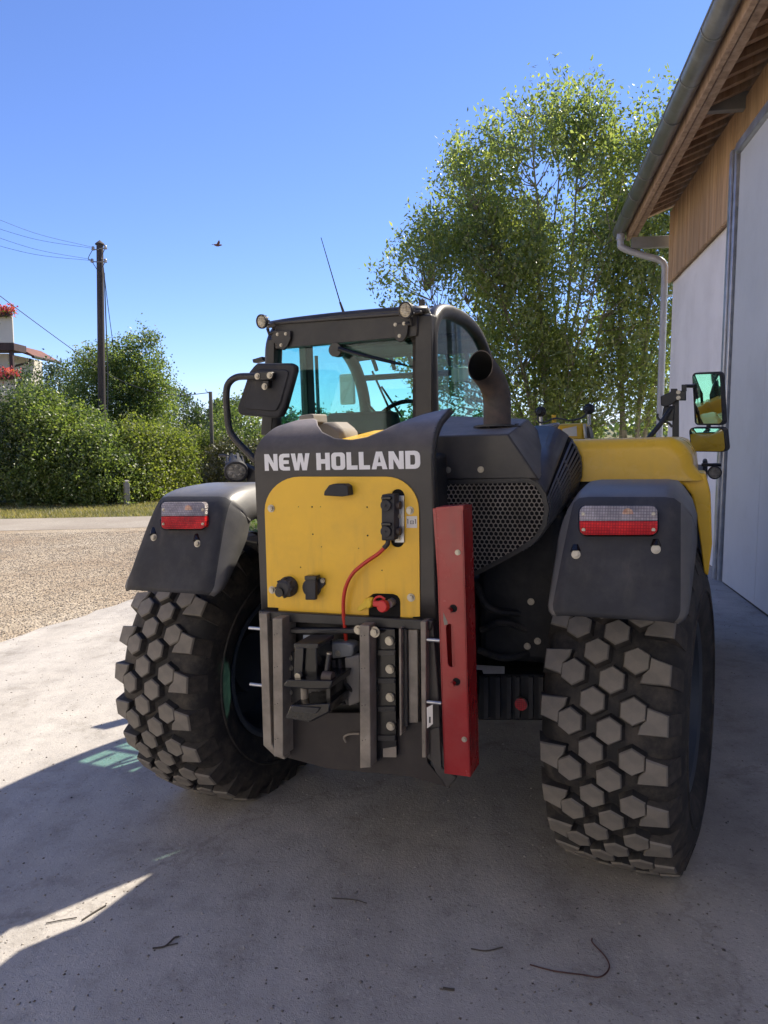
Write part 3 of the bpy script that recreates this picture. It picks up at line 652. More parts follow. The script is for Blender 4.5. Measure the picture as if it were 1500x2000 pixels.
mb = MB(); mb.mm((gx - gr + .02, -6, gz_ + .075), (-.60, CY + .42, gz_ + .082)); mb.build('drip_flashing', M['zinc_gutter'], barn, bevel=0)
# downpipe with swan neck at the corner
dp = [(gx, CY + .14, gz_ - .08), (gx, CY + .14, gz_ - .22), (gx + .03, CY + .14, gz_ - .30), (gx + .30, CY + .12, gz_ - .42), (gx + .58, CY + .09, gz_ - .52), (-.10, CY + .08, gz_ - .62), (-.09, CY + .08, gz_ - .78), (-.09, CY + .08, 3.9)]
pt = [tuple(p) for p in spline(dp[:-1], 5)] + [dp[-1], (-.09, CY + .08, 2.0), (-.09, CY + .08, 0.05)]
mb = MB(); mb.tube(pt, .052, 16); dpo = mb.build('downpipe', M['pipe'], barn)
mb = MB(); mb.cyl((gx, CY + .14, gz_ - .13), (0, 0, 1), .07, .10, 18, r2=.058); mb.build('gutter_outlet', M['pipe'], dpo)
for zc in (3.85, 2.3, .9):
    mb = MB(); mb.cyl((-.09, CY + .08, zc), (0, 0, 1), .058, .03, 18); mb.box((-.03, CY + .05, zc), (.10, .02, .025)); mb.build('pipe_clip', M['pipe'], dpo)
# door: steel jamb, dark slot, big sliding panel
DY = B(1408, 1112, x=-.10).y
bbox('door_jamb', (-.13, DY - .02, 0.08), (.019, DY + .15, 4.62), M['steel'], bevel=.01)
bbox('door_jamb_channel', (-.155, DY + .055, 0.08), (-.1305, DY + .15, 4.60), M['steel'], bevel=.008)
bbox('door_slot', (-.035, DY - .16, 0.10), (.0185, DY - .0205, 4.60), M['dark'], bevel=.0)
dr = empty('sliding_door', None, barn)
n = 0; yy = DY - .13
while yy > -9:
    w_ = 1.16
    bbox('door_panel', (-.115, yy - w_ + .004, 0.135), (-.05, yy, 4.50), M['door'], dr, bevel=.004); yy -= w_; n += 1
bbox('door_bottom_seal', (-.105, -9, 0.10), (-.06, DY - .14, 0.134), M['rubber'], dr, bevel=.0)
bbox('door_top_rail', (-.16, -9, 4.503), (-.02, DY - .10, 4.60), M['steel'], dr, bevel=.01)

# ================================================================== POLES, WIRES, HOUSE, POST, BIRD
M['old_wood'] = wood('creosoted_pole', (0.030, 0.024, 0.020), (0.060, 0.048, 0.040), (0.10, 0.082, 0.068))
M['pale_wood'] = wood('grey_pole_wood', (0.09, 0.085, 0.065), (0.15, 0.135, 0.10), (0.20, 0.18, 0.14))
M['wire'] = mat('black_wire', (0.05, 0.05, 0.055), 0.6)
M['insulator'] = mat('grey_porcelain', (0.35, 0.33, 0.30), 0.3)
py_ = 22.9
pt_ = W(195, 478, y=py_); pb = W(197, 805, y=py_)
bx, bz = pb.x + (pb.x - pt_.x) * 0.2, GZ(pb.x)
pole = empty('utility_pole', Matrix.Translation((bx, py_, bz))); tag(pole, 'tall dark wooden utility pole with insulators above the hedge', 'utility pole')
tx, tz = pt_.x - bx, pt_.z - bz
mb = MB(); mb.tube([(0, 0, -.2), (tx * .5, 0, tz * .5), (tx, 0, tz)], [.115, .105, .095], 14); shaft = mb.build('pole_shaft', M['old_wood'], pole)
mb = MB(); mb.tube([(tx, 0, tz), (tx, 0, tz + .03), (tx, 0, tz + .13)], [.135, .13, .005], 14); mb.build('pole_cap', M['old_wood'], pole)
ins = {}
for nm, px, pyy in (('a', 182, 487), ('b', 206, 485), ('c', 180, 511), ('d', 206, 511)):
    q = W(px, pyy, y=py_ - .12) - Vector((bx, py_, bz)); ins[nm] = q
    mb = MB(); mb.tube([(tx, -.08, q.z), (q.x, -.12, q.z)], .016, 8); arm = mb.build('insulator_arm', M['grey_steel'], pole)
    mb = MB(); mb.lathe([(-.03, .02), (-.02, .05), (.0, .055), (.02, .035), (.05, .045), (.08, .03), (.09, .005)], Matrix.Translation((q.x, -.12, q.z)) @ Matrix.Rotation(R(-90), 4, 'Y'), 12, True)
    mb.build('insulator', M['insulator'], arm)
mb = MB(); mb.tube([(tx + .11, -.03, tz - .8), (tx + .12, -.05, tz * .5), (.13, -.05, .4)], .018, 6); mb.build('earth_cable', M['wire'], pole)
for a, b_ in (('a', 'c'), ('b', 'd')):
    p0, p1 = ins[a], ins[b_]
    mb = MB(); mb.tube(spline([(p0.x, -.14, p0.z), (p0.x * .5 + p1.x * .5 - .1, -.2, (p0.z + p1.z) / 2 - .1), (p1.x, -.14, p1.z), (tx - .02, -.12, p1.z - .3)], 5), .010, 5); mb.build('jumper_wire', M['wire'], pole)
def wire(name, label, pts, r, group=None):
    mb = MB(); P = spline([tuple(p) for p in pts], 10); mb.tube(P, r, 6); o = mb.build(name, M['wire'], None); tag(o, label, 'wire', group); return o
for i, (x0, y0, nm, lab) in enumerate(((-60, 405, 'a', 'topmost thin overhead wire running left from the tall pole'), (-60, 428, 'a', 'second thin overhead wire from the top running left off the tall pole'), (-60, 444, 'c', 'third thin overhead wire from the top running left off the tall pole'), (-60, 464, 'c', 'lowest of the four thin overhead wires left of the tall pole'))):
    e0 = Vector((bx, py_, bz)) + ins[nm] + Vector((0, -.04, .05 - .03 * (i % 2))); s0 = W(x0, y0, y=20.5)
    m_ = e0.lerp(s0, .5) - Vector((0, 0, .12)); wire('overhead_wire', lab, [s0, m_, e0], .0045, 'overhead wires of the tall pole')
wire('stay_wire', 'thin stay wire slanting down the right side of the tall pole', [W(202, 522, y=py_), W(210, 590, y=py_ + .3), W(223, 690, y=py_ + 1.0)], .011)
mb = MB(); tb = W(411, 765, y=24.0); tbz = GZ(tb.x)
thin = empty('thin_pole', Matrix.Translation((tb.x, 24.0, tbz))); tag(thin, 'short thin grey wooden pole right of the hedge', 'pole')
mb.tube([(.03, 0, -.1), (.01, 0, 1.7), (0, 0, tb.z - tbz)], [.07, .062, .055], 12); mb.build('pole_shaft', M['pale_wood'], thin)
mb = MB(); mb.tube([(-.02, -.05, tb.z - tbz - .05), (-.12, -.07, tb.z - tbz + .02), (-.13, -.07, tb.z - tbz + .08)], .012, 6); mb.build('cable_hook', M['grey_steel'], thin)
wire('telephone_cable', 'black cable sagging from the upper left down to the thin grey pole', [W(-60, 530, y=21.6), W(0, 578, y=21.9), W(145, 685, y=22.9), W(220, 735, y=23.6), W(290, 763, y=23.7), W(350, 772, y=23.8), W(408, 767, y=23.93)], .012)
# stone marker post in the hedge foot
q = W(247, 950, y=20.55); sp = MB(); z0 = GZ(q.x) - .05
sp.tube([(0, 0, 0), (0, 0, q.z - z0 + .14), (0, 0, q.z - z0 + .17)], [.10, .095, .06], 4)
o = sp.build('marker_post', M['kerb'], None, bevel=.012); o.location = (q.x, 20.55, z0); o.rotation_euler = (0, 0, R(35))
tag(o, 'small pale stone marker post at the foot of the hedge', 'post')

# house corner with balcony at the left edge
M['cream'] = mat('cream_render', (0.62, 0.58, 0.48), 0.9, var=0.05, scale=1)
M['brown_wood'] = wood('dark_brown_joinery', (0.03, 0.018, 0.014), (0.055, 0.032, 0.026), (0.08, 0.05, 0.04))
HYY = 30.0
hp = lambda px, py, y=HYY: W(px, py, y=y)
c0 = hp(17, 700); house = empty('house', Matrix.Translation((c0.x, HYY, GZ(c0.x)))); tag(house, 'cream house with wooden balcony at the left picture edge', 'house')
H0 = Vector((c0.x, HYY, GZ(c0.x)))
def hbox(name, a, b_, m, parent=house, bevel=.01):
    mb = MB(); mb.mm([a[i] - H0[i] for i in range(3)], [b_[i] - H0[i] for i in range(3)]); return mb.build(name, m, parent, bevel=bevel)
zt = lambda py, y=HYY: W(0, py, y=y).z
xr = hp(16, 700).x
hbox('wall', (xr - 9, HYY, GZ(xr) - .5), (xr, HYY + 3, zt(690.5)), M['cream'], bevel=.02)
hbox('upper_wall', (xr - 12, HYY + .1, zt(676)), (xr - 4.0, HYY + 6, zt(480)), M['cream'], bevel=.02)
xb = hp(26, 650, HYY - .94).x
hbox('balcony_slab', (xr - 9, HYY - 1.0, zt(690)), (xb + .03, HYY - .002, zt(676)), M['brown_wood'])
pr = hbox('balcony_parapet', (xr - 9, HYY - .98, zt(675.5)), (xb, HYY - .90, zt(617)), M['cream'])
hbox('handrail', (xr - 9, HYY - 1.01, zt(616.5)), (xb + .03, HYY - .86, zt(612)), M['brown_wood'], pr)
hbox('balcony_post', (hp(19, 700, HYY - .85).x, HYY - .9, zt(770)), (hp(26, 700, HYY - .85).x, HYY - .76, zt(690.5)), M['brown_wood'])
win = hbox('window', (xr - 2.6, HYY - .03, zt(752)), (xr - .55, HYY + .02, zt(700)), M['gloss_black'])
hbox('window_frame', (xr - 2.7, HYY - .045, zt(756)), (xr - .5, HYY - .032, zt(753)), M['white_letter'], win)
# canopy roof on the right with brown drain pipe
cr_ = MB(); a = hp(26, 684) - H0; b_ = hp(64, 697) - H0
a0 = hp(26, 672) - H0
cr_.poly([(a.x, 0, a.z), (b_.x, 0, b_.z), (b_.x, 0, b_.z + .07), (a0.x, 0, a0.z)], (), (0, 2.4, 0)); cr_.build('canopy_roof', M['roof'], house, bevel=.01)
cg = MB(); cg.tube([(b_.x + .05, -.1, b_.z), (b_.x + .05, 2.4, b_.z)], .06, 10); cg.build('canopy_gutter', M['brown_wood'], house)
cp = MB(); cp.tube(spline([tuple(hp(59, 700) - H0), tuple(hp(57, 708) - H0), tuple(hp(45, 711) - H0), tuple(hp(28, 716) - H0), tuple(hp(22, 724) - H0)], 5), .045, 10); cp.build('drain_pipe', M['brown_wood'], house)
def flower_box(label, x0, x1, z, y):
    r_ = empty('flower_box', Matrix.Translation(((x0 + x1) / 2, y, z))); tag(r_, label, 'flower box', 'flower boxes of the house'); w_ = (x1 - x0) / 2
    mb = MB(); mb.box((0, 0, .08), (2 * w_, .2, .16)); mb.build('box', M['brown_wood'], r_, bevel=.01)
    n_ = 900; P = rng.normal(size=(n_, 3)) * np.array([.1, .12, .1]) + np.stack([rng.uniform(-w_, w_ + .12, n_), np.full(n_, -.08), np.full(n_, .24)], 1)
    leaves('blossoms', P, rng.normal(size=P.shape), .09, .08, M['petal'], r_)
    n_ = 600; P = rng.normal(size=(n_, 3)) * np.array([.1, .10, .09]) + np.stack([rng.uniform(-w_, w_ + .08, n_), np.full(n_, -.02), np.full(n_, .15)], 1)
    leaves('leaves', P, rng.normal(size=P.shape), .09, .07, M['leaf_hedge'], r_)
flower_box('pink geraniums in a box on the balcony rail', xb - 2.4, xb + .05, zt(627), HYY - 1.13)
flower_box('pink geraniums in a box below the balcony, just above the hedge', xb - 2.4, xb + .12, zt(745), HYY - 1.1)
hbox('lower_parapet', (xr - 9, HYY - .98, zt(775)), (xb, HYY - .90, zt(741)), M['cream'])

# ================================================================== BOUNCE BUILDINGS, unseen, added behind and left of the photographer to brighten shade
M['white_wall'] = mat('white_bounce_wall', (0.84, 0.81, 0.75), 0.9, var=0.04, scale=1.2, dirt=(0.55, 0.50, 0.42), dirt_amt=0.3, dscale=.8, bmp=.2, bscale=60)
def bounce_building(label, FM, FW, FD, FZ, cols, door):
    """unseen two-storey building added for bounce light; local x along the front, local +y towards the yard"""
    fh = empty('bounce_house', FM); tag(fh, label, 'house')
    wins = [(1.2 + i * 2.6, z) for i in range(cols) for z in (1.0, 4.2) if not (i == door and z < 2)]; dx = 1.2 + door * 2.6
    holes = [[(x, 0, z), (x + 1.1, 0, z), (x + 1.1, 0, z + 1.5), (x, 0, z + 1.5)] for x, z in wins] + [[(dx, 0, .1), (dx + 1.1, 0, .1), (dx + 1.1, 0, 2.4), (dx, 0, 2.4)]]
    mb = MB(); mb.poly([(0, 0, -.6), (FW, 0, -.6), (FW, 0, FZ), (0, 0, FZ)], holes, (0, -.35, 0)); mb.build('front_wall', M['white_wall'], fh)
    mb = MB(); mb.mm((0, -FD, -.6), (.35, -.353, FZ)); mb.mm((FW - .35, -FD, -.6), (FW, -.353, FZ)); mb.mm((.353, -FD, -.6), (FW - .353, -FD + .35, FZ)); mb.build('wall', M['white_wall'], fh)
    for x, z in wins:
        mb = MB(); mb.mm((x + .003, -.18, z + .003), (x + 1.097, -.12, z + 1.497)); wf = mb.build('window', M['gloss_black'], fh)
        mb = MB()
        for a, b_ in (((x + .003, z + .003), (x + .08, z + 1.497)), ((x + 1.02, z + .003), (x + 1.097, z + 1.497)), ((x + .083, z + .003), (x + 1.017, z + .08)), ((x + .083, z + 1.42), (x + 1.017, z + 1.497)), ((x + .52, z + .083), (x + .58, z + 1.417))):
            mb.mm((a[0], -.117, a[1]), (b_[0], -.08, b_[1]))
        mb.build('window_frame', M['brown_wood'], wf)
    mb = MB(); mb.mm((dx + .003, -.2, .1), (dx + 1.097, -.14, 2.397)); mb.build('front_door', M['brown_wood'], fh)
    for s_ in (0, 1):
        y0, y1 = (.7, -FD / 2 + .002) if s_ == 0 else (-FD - .7, -FD / 2 - .002)
        mb = MB(); mb.poly([(-.6, y0, FZ - .25), (FW + .6, y0, FZ - .25), (FW + .6, y1, FZ + 3.1), (-.6, y1, FZ + 3.1)], (), (0, 0, .12)); mb.build('roof', M['roof'], fh)
    for x in (0.001, FW - .301):
        mb = MB(); mb.poly([(x, -.02, FZ + .003), (x, -FD + .02, FZ + .003), (x, -FD / 2, FZ + 3.0)], (), (.3, 0, 0)); mb.build('gable', M['white_wall'], fh)
bounce_building('unseen white building added behind the photographer to bounce sunlight', Matrix.Translation((-17.0, 1.8, GZ(-12))) @ Matrix.Rotation(R(-20.5), 4, 'Z'), 17.0, 8.0, 7.2, 6, 3)
bounce_building('unseen white wing added left of the yard to bounce sunlight', Matrix.Translation((-12.6, 13.6, GZ(-12))) @ Matrix.Rotation(R(-92), 4, 'Z'), 12.0, 7.0, 7.0, 4, 2)

# small bird in flight
q = W(425, 479, y=11.0); bird = empty('bird', Matrix.Translation(q) @ Matrix.Rotation(R(20), 4, 'Z')); tag(bird, 'tiny brown bird flying against the blue sky', 'bird')
M['bird'] = mat('brown_plumage', (0.16, 0.075, 0.055), 0.8, scale=60)
mb = MB(); mb.tube([(-.055, 0, .004), (-.045, 0, .004), (-.02, 0, 0), (.01, 0, 0), (.035, 0, .004), (.05, 0, .008), (.062, 0, .008)], [.001, .009, .017, .017, .011, .010, .002], 10); mb.build('body', M['bird'], bird)
for s in (-1, 1):
    mb = MB(); mb.poly([(.022, 0, .008), (.03, s * .03, .03), (.012, s * .075, .055), (-.006, s * .05, .03), (-.012, 0, .008)], (), (0, 0, .003)); mb.build('wing', M['bird'], bird)
mb = MB(); mb.poly([(-.045, -.006, .004), (-.08, -.014, .004), (-.08, .014, .004), (-.045, .006, .004)], (), (0, 0, .002)); mb.build('tail', M['bird'], bird)

# twigs on the concrete
M['twig'] = mat('red_brown_twig', (0.075, 0.030, 0.026), 0.7)
M['twig_grey'] = mat('dry_twig', (0.07, 0.06, 0.05), 0.8)
def ground_pt(px, py, dz=.016):
    z = 0.0
    for _ in range(6):
        p = W(px, py, z=z + dz); z = GZ(p.x)
    return (p.x, p.y, GZ(p.x) + dz)
for lab, pts, r_, mm in (('curved red-brown twig lying right of centre near the bottom edge', [(1035, 1884), (1080, 1896), (1140, 1904), (1172, 1908), (1190, 1890), (1182, 1868), (1158, 1842), (1156, 1833)], .0022, 'twig'),
                        ('short dry forked twig at the lower left on the shaded concrete', [(298, 1852), (322, 1848), (340, 1832), (350, 1829)], .003, 'twig_grey'),
                        ('short straight twig near the bottom, left of the curved twig', [(920, 1853), (950, 1857), (982, 1850)], .0022, 'twig_grey'),
                        ('faint thin twig in the shade in front of the hitch', [(648, 1754), (690, 1757), (716, 1764)], .002, 'twig_grey'),
                        ('tiny twig piece near the bottom centre edge', [(865, 1930), (876, 1932), (888, 1933)], .004, 'twig_grey'),
                        ('thin dry twig beside the sunlit patch at the left edge', [(160, 1797), (180, 1784), (207, 1768)], .003, 'twig_grey'),
                        ('pale thin twig in the sunlit patch at the left edge', [(90, 1803), (120, 1797), (150, 1792)], .002, 'twig_grey')):
    mb = MB(); P = [ground_pt(*p) for p in pts]; mb.tube(spline(P, 5), r_, 5)
    if 'forked' in lab: mb.tube([ground_pt(322, 1848), ground_pt(335, 1845), ground_pt(348, 1842)], r_ * .7, 5)
    tag(mb.build('twig', M[mm], None), lab, 'twig', 'twigs on the concrete')

# ================================================================== TELEHANDLER
T = empty('telehandler', VM)
tag(T, 'yellow and black telehandler seen from behind, parked beside the barn', 'telehandler')

# ---- wheels
def hexpts(w, h): return [(0, h / 2), (w / 2, h / 4), (w / 2, -h / 4), (0, -h / 2), (-w / 2, -h / 4), (-w / 2, h / 4)]
def lug_mesh(name, pts, base, top=0.0, depth=-0.032, inset=0.0065):
    """block with dusty top: pts outline of the top, base outline at the carcass"""
    n = len(pts); mb = MB(); cx = sum(p[0] for p in pts) / n; cy = sum(p[1] for p in pts) / n
    tp = [(cx + (x - cx) * 0.90, cy + (y - cy) * 0.90, top) for x, y in pts]
    sh = [(x, y, top - inset) for x, y in pts]
    mb.add(tp + sh + base, [])
    mb.cur = 0; mb.f.append(tuple(range(n))); mb.mi.append(0)
    for i in range(n):
        j = (i + 1) % n; mb.f.append((n + i, n + j, j, i)); mb.mi.append(0)
        mb.f.append((2 * n + i, 2 * n + j, n + j, n + i)); mb.mi.append(1)
    me = mb.mesh(name); me.materials.append(M['lug']); me.materials.append(M['rubber'])
    me.shade_smooth(); me.set_sharp_from_angle(angle=R(50)); return me
hx = hexpts(.081, .094)
HEX = lug_mesh('lug', hx, [(x * 1.16, y * 1.14, -.034) for x, y in hx])
sh = [(-.048, .036), (.046, .040), (.040, .012), (.020, -.010), (.018, -.050), (-.048, -.032)]
SHO = lug_mesh('shoulder_lug', sh, [(-.088, .036, -.088), (.046, .038, -.034), (.042, .010, -.034), (.021, -.012, -.034), (.019, -.050, -.034), (-.088, -.034, -.088)])
NP, RT = 24, 0.630
def crown_r(x): return RT - 0.45 * x * x
LUGS = [(-.165, .0, SHO, 0), (-.108, .22, HEX, 0), (-.036, -.25, HEX, 0), (.022, .30, HEX, 0), (.095, -.14, HEX, 0), (.156, .06, SHO, math.pi)]
def tyre_mesh():
    half = [(.0, .600), (.10, .598), (.165, .588), (.198, .570), (.218, .545), (.236, .50), (.240, .46), (.232, .40), (.212, .355), (.196, .335), (.186, .318)]
    mb = MB(); mb.lathe([(-a, r) for a, r in reversed(half)] + half[1:], None, 96)
    for s in (-1, 1): mb.lathe([(s * .238, .452), (s * .2445, .448), (s * .2445, .440), (s * .238, .436)], None, 96)
    me = mb.mesh('tyre'); me.materials.append(M['rubber']); return me
TYRE = tyre_mesh()
def rim_mesh(s):
    mb = MB(); mb.lathe([(s * a, r) for a, r in ((.186, .33), (.203, .335), (.207, .318), (.196, .303), (.12, .292), (.085, .275), (.06, .20), (.072, .15), (.10, .135), (.10, .0))], None, 48)
    mb.lathe([(s * a, r) for a, r in ((-.186, .33), (-.203, .335), (-.207, .318), (-.196, .303), (-.04, .285), (.0, .26), (.02, .16), (-.06, .14), (-.06, .0))], None, 48)
    me = mb.mesh('rim'); me.materials.append(M['rim']); return me
RIM = {1: rim_mesh(1), -1: rim_mesh(-1)}
def wheel(name, x, y, steer, side, off, lab, detail=True):
    w = empty(name, Matrix.Translation((x, y, .600)) @ Matrix.Rotation(-steer, 4, 'Z'), T); w['label'] = lab
    link('tyre', TYRE, None, w); r_ = link('rim', RIM[side], None, w)
    if detail:
        for k in range(10):
            a = 2 * math.pi * k / 10
            mb = MB(); mb.cyl((side * .075, .175 * math.cos(a), .175 * math.sin(a)), (1, 0, 0), .016, .03, 6); 
            o = mb.build('wheel_nut', M['black_metal'], w)
        for i in range(NP):
            for (lx, ph, me, rz) in LUGS:
                th = 2 * math.pi * (i + ph) / NP + off; rr = crown_r(lx)
                o = bpy.data.objects.new('lug', me); col.objects.link(o); o.parent = w
                tilt = -lx * 0.9
                o.matrix_local = Matrix.Translation((lx, -rr * math.cos(th), -rr * math.sin(th))) @ Matrix.Rotation(math.pi / 2 + th, 4, 'X') @ Matrix.Rotation(-tilt, 4, 'Y') @ Matrix.Rotation(rz, 4, 'Z')
    else:
        mb = MB(); 
        for i in range(NP):
            for (lx, ph, me, rz) in LUGS:
                th = 2 * math.pi * (i + ph) / NP + off; rr = crown_r(lx)
                Mx = Matrix.Translation((lx, -rr * math.cos(th), -rr * math.sin(th))) @ Matrix.Rotation(math.pi / 2 + th, 4, 'X') @ Matrix.Rotation(rz, 4, 'Z')
                mb.add([Mx @ v.co for v in me.vertices], [tuple(p.vertices) for p in me.polygons])
        o = mb.build('tread', M['rubber'], w, fix=False); o['kind'] = 'stuff'
    return w
wheel('wheel', .915, 0, R(6), 1, R(2), 'right rear wheel with hexagonal tread blocks')
wheel('wheel', -.915, 0, R(6), -1, R(6), 'left rear wheel with hexagonal tread blocks')
wheel('wheel', .915, 2.95, 0, 1, 0, 'right front wheel', False)
wheel('wheel', -.915, 2.95, 0, -1, 0, 'left front wheel', False)

# ---- chassis, axle and underside
mb = MB(); mb.mm((-.30, -.66, .62), (.33, 3.2, 1.10)); mb.mm((-.26, -.60, 1.10), (.29, -.10, 1.60)); mb.mm((-.30, 2.3, .35), (.33, 3.3, .9)); mb.build('chassis', M['dark'], T, bevel=.02)
mb = MB(); mb.tube([(-.72, 0, .61), (-.45, 0, .61), (-.25, 0, .62), (0, 0, .62), (.25, 0, .62), (.45, 0, .61), (.72, 0, .61)], [.12, .11, .15, .2, .15, .11, .12], 18); mb.build('rear_axle', M['dark'], T)
mb = MB(); mb.tube([(-.72, 2.95, .61), (0, 2.95, .62), (.72, 2.95, .61)], [.12, .17, .12], 18); mb.build('front_axle', M['dark'], T)
mb = MB(); mb.mm((.36, .35, .62), (1.02, 2.25, 1.40)); mb.mm((.34, -.25, .78), (.66, .36, 1.36)); mb.build('engine_bay', M['dark'], T, bevel=.03)
mb = MB(); mb.mm((-1.02, .75, .50), (-.36, 2.2, 1.18)); mb.build('cab_base', M['dark'], T, bevel=.03)
mb = MB(); mb.mm((-.45, .55, 1.1), (-.30, .9, 1.5)); mb.build('cab_mount', M['dark'], T, bevel=.02)
rb = pbox('ribbed_tank', 932, 1318, 1062, 1408, -.24, .10, M['dark'], T, .01)
for px in (945, 968, 990, 1006, 1032, 1052):
    pbox('tank_rib', px, 1322, px + 9, 1404, -.255, .02, M['black_metal'], rb, .003)
q = L(1018, 1375, y=-.272); mb = MB(); mb.cyl((q.x, q.y, q.z), (0, 1, 0), .024, .012, 24); mb.build('reflector', M['lens_red'], T)
mb = MB(); mb.cyl((q.x, q.y + .006, q.z), (0, 1, 0), .027, .012, 24); mb.build('reflector_ring', M['black_metal'], T)
ppoly('silver_bracket', [(930, 1299), (985, 1302), (985, 1316), (944, 1316), (942, 1309), (930, 1308)], -.26, .004, M['steel'], T)
for px, py in ((1037, 1175), (944, 1175), (1050, 1252), (1030, 1262), (942, 1224)):
    bolt(L(px, py, y=-.255) if px > 960 else L(px, py, y=-.10), T, .9)
mb = MB(); mb.tube(spline([tuple(L(1040, 1060, y=-.1)), tuple(L(1025, 1090, y=-.15)), tuple(L(1030, 1120, y=-.15)), tuple(L(1055, 1135, y=-.1))], 6), .055, 14); mb.build('air_hose', M['rubber'], T)
# hydraulic hoses in the wheel bay
for i, (a, b_, c_) in enumerate((((940, 1230), (985, 1215), (1050, 1240)), ((935, 1270), (990, 1285), (1055, 1268)), ((930, 1140), (960, 1190), (1050, 1200)))):
    mb = MB(); mb.tube(spline([tuple(L(*a, y=-.28)), tuple(L(*b_, y=-.30)), tuple(L(*c_, y=-.2))], 6), .014, 8); mb.build('hydraulic_hose', M['rubber'], T)

# ---- rear frame plate with rolled top and saddle cut
PY = -0.75
xl, xr_ = L(499, 950, y=PY).x, L(846, 950, y=PY).x
ZB, Z1, RB = L(505, 1190, y=PY).z, 1.585, .14
def prof(s):                                             # s = arc length above Z1
    a = min(s / RB, R(70)); e = max(0, s - RB * R(70))
    return PY + RB * (1 - math.cos(a)) + e * math.sin(R(70)), Z1 + RB * math.sin(a) + e * math.cos(R(70))
sad = [(499, .035), (506, .085), (525, .165), (550, .225), (578, .235), (590, .215), (604, .16), (622, .115), (650, .085), (685, .075), (715, .085), (745, .115), (770, .155), (800, .225), (820, .255), (846, .28)]
sx = [L(p, 950, y=PY).x for p, _ in sad]; sv = [v for _, v in sad]
NX, NV = 90, 16
rows = []
for i in range(NX + 1):
    x = xl + (xr_ - xl) * i / NX; top = float(np.interp(x, sx, sv))
    # soft left shoulder: the plate narrows towards its top corner
    row = [(x, PY, ZB + (Z1 - ZB) * j / 6) for j in range(6)]
    for j in range(NV + 1):
        yy, zz = prof(top * j / NV); row.append((x, yy, zz))
    rows.append(row)
mb = MB(); mb.grid(rows); plate = mb.build('rear_frame_plate', M['plate_painted_sun'], T, solid=.012, offset=-1, fix=True)
for p in plate.data.polygons: pass
# side flange of the plate on the right, following the roll
fl = [(xr_ - .002, prof(.28 * j / 12)[0], prof(.28 * j / 12)[1]) for j in range(13)]
mb = MB(); inner = [(p[0], p[1] + .03 + .02 * (j / 12), p[2] - .012) for j, p in enumerate(fl)]
mb.grid([[(xr_ - .004, PY, ZB)] + fl, [(xr_ - .004, PY + .10, ZB)] + inner]); mb.build('plate_flange', M['plate'], T, solid=.008)
mb = MB(); mb.grid([[(xl + .004, PY + .004, ZB), (xl + .004, PY + .004, Z1)], [(xl + .004, PY + .22, ZB), (xl + .004, PY + .22, Z1)]]); mb.build('plate_flange', M['plate'], T, solid=.008)
# things seen through the saddle: dusty block, yellow boom end
ppoly('counterweight_block', [(582, 812), (611, 808), (613, 826), (600, 832), (584, 832)], -.50, .12, M['concrete_block'], T, bevel=.008)
ppoly('counterweight_block', [(605, 826), (650, 824), (672, 842), (672, 870), (600, 870)], -.42, .15, M['concrete_block'], T, bevel=.02)
bo = MB(); a = L(625, 862, y=-.55); b_ = L(735, 862, y=-.55)
bo.add([(a.x, -.55, 1.58), (b_.x, -.55, 1.58), (b_.x - .012, -.50, 1.665), (a.x + .03, -.50, 1.655), (.02, 3.2, 1.30), (.27, 3.2, 1.30), (.27, 3.2, 1.60), (.02, 3.2, 1.60), (b_.x - .02, -.15, 1.695), (a.x + .04, -.15, 1.690)],
       [(0, 1, 2, 3), (3, 2, 8, 9), (9, 8, 6, 7), (1, 5, 6, 8, 2), (0, 3, 9, 7, 4), (4, 7, 6, 5), (0, 4, 5, 1)]); boom = bo.build('boom', M['yellow_gloss'], T, bevel=.012)
# boom head with lamps far in front, over the bonnet
mbh = MB(); h0 = L(1088, 857, y=3.0); h1 = L(1142, 826, y=3.0); mbh.mm((h0.x, 3.0, 1.30), (h1.x, 3.35, h1.z)); mbh.build('boom_head', M['yellow_gloss'], boom, bevel=.03)
ppoly('head_plate', [(1098, 838), (1126, 832), (1127, 852), (1098, 852)], 2.995, .01, M['sticker'], boom, bevel=.002)
mbh = MB(); mbh.tube([L(1141, 828, y=2.98), L(1144, 855, y=2.98)], .012, 8); mbh.build('head_rod', M['steel'], boom)
ppoly('head_side_guard', [(1146, 832), (1150, 836), (1154, 856), (1146, 856)], 2.98, .2, M['black_metal'], boom, bevel=.004)
mbh = MB(); mbh.tube([L(1040, 838, y=2.2), L(1090, 829, y=3.0)], .016, 8); mbh.build('boom_ram', M['steel'], boom)
mbh = MB(); mbh.tube([L(1045, 846, y=1.8), L(1086, 832, y=2.9)], .022, 8); mbh.build('boom_pipe', M['concrete_block'], boom)
mbh = MB(); mbh.cyl(L(1082, 818, y=3.0), (0, 0, 1), .018, .06, 10); mbh.build('boom_pin', M['yellow'], boom)

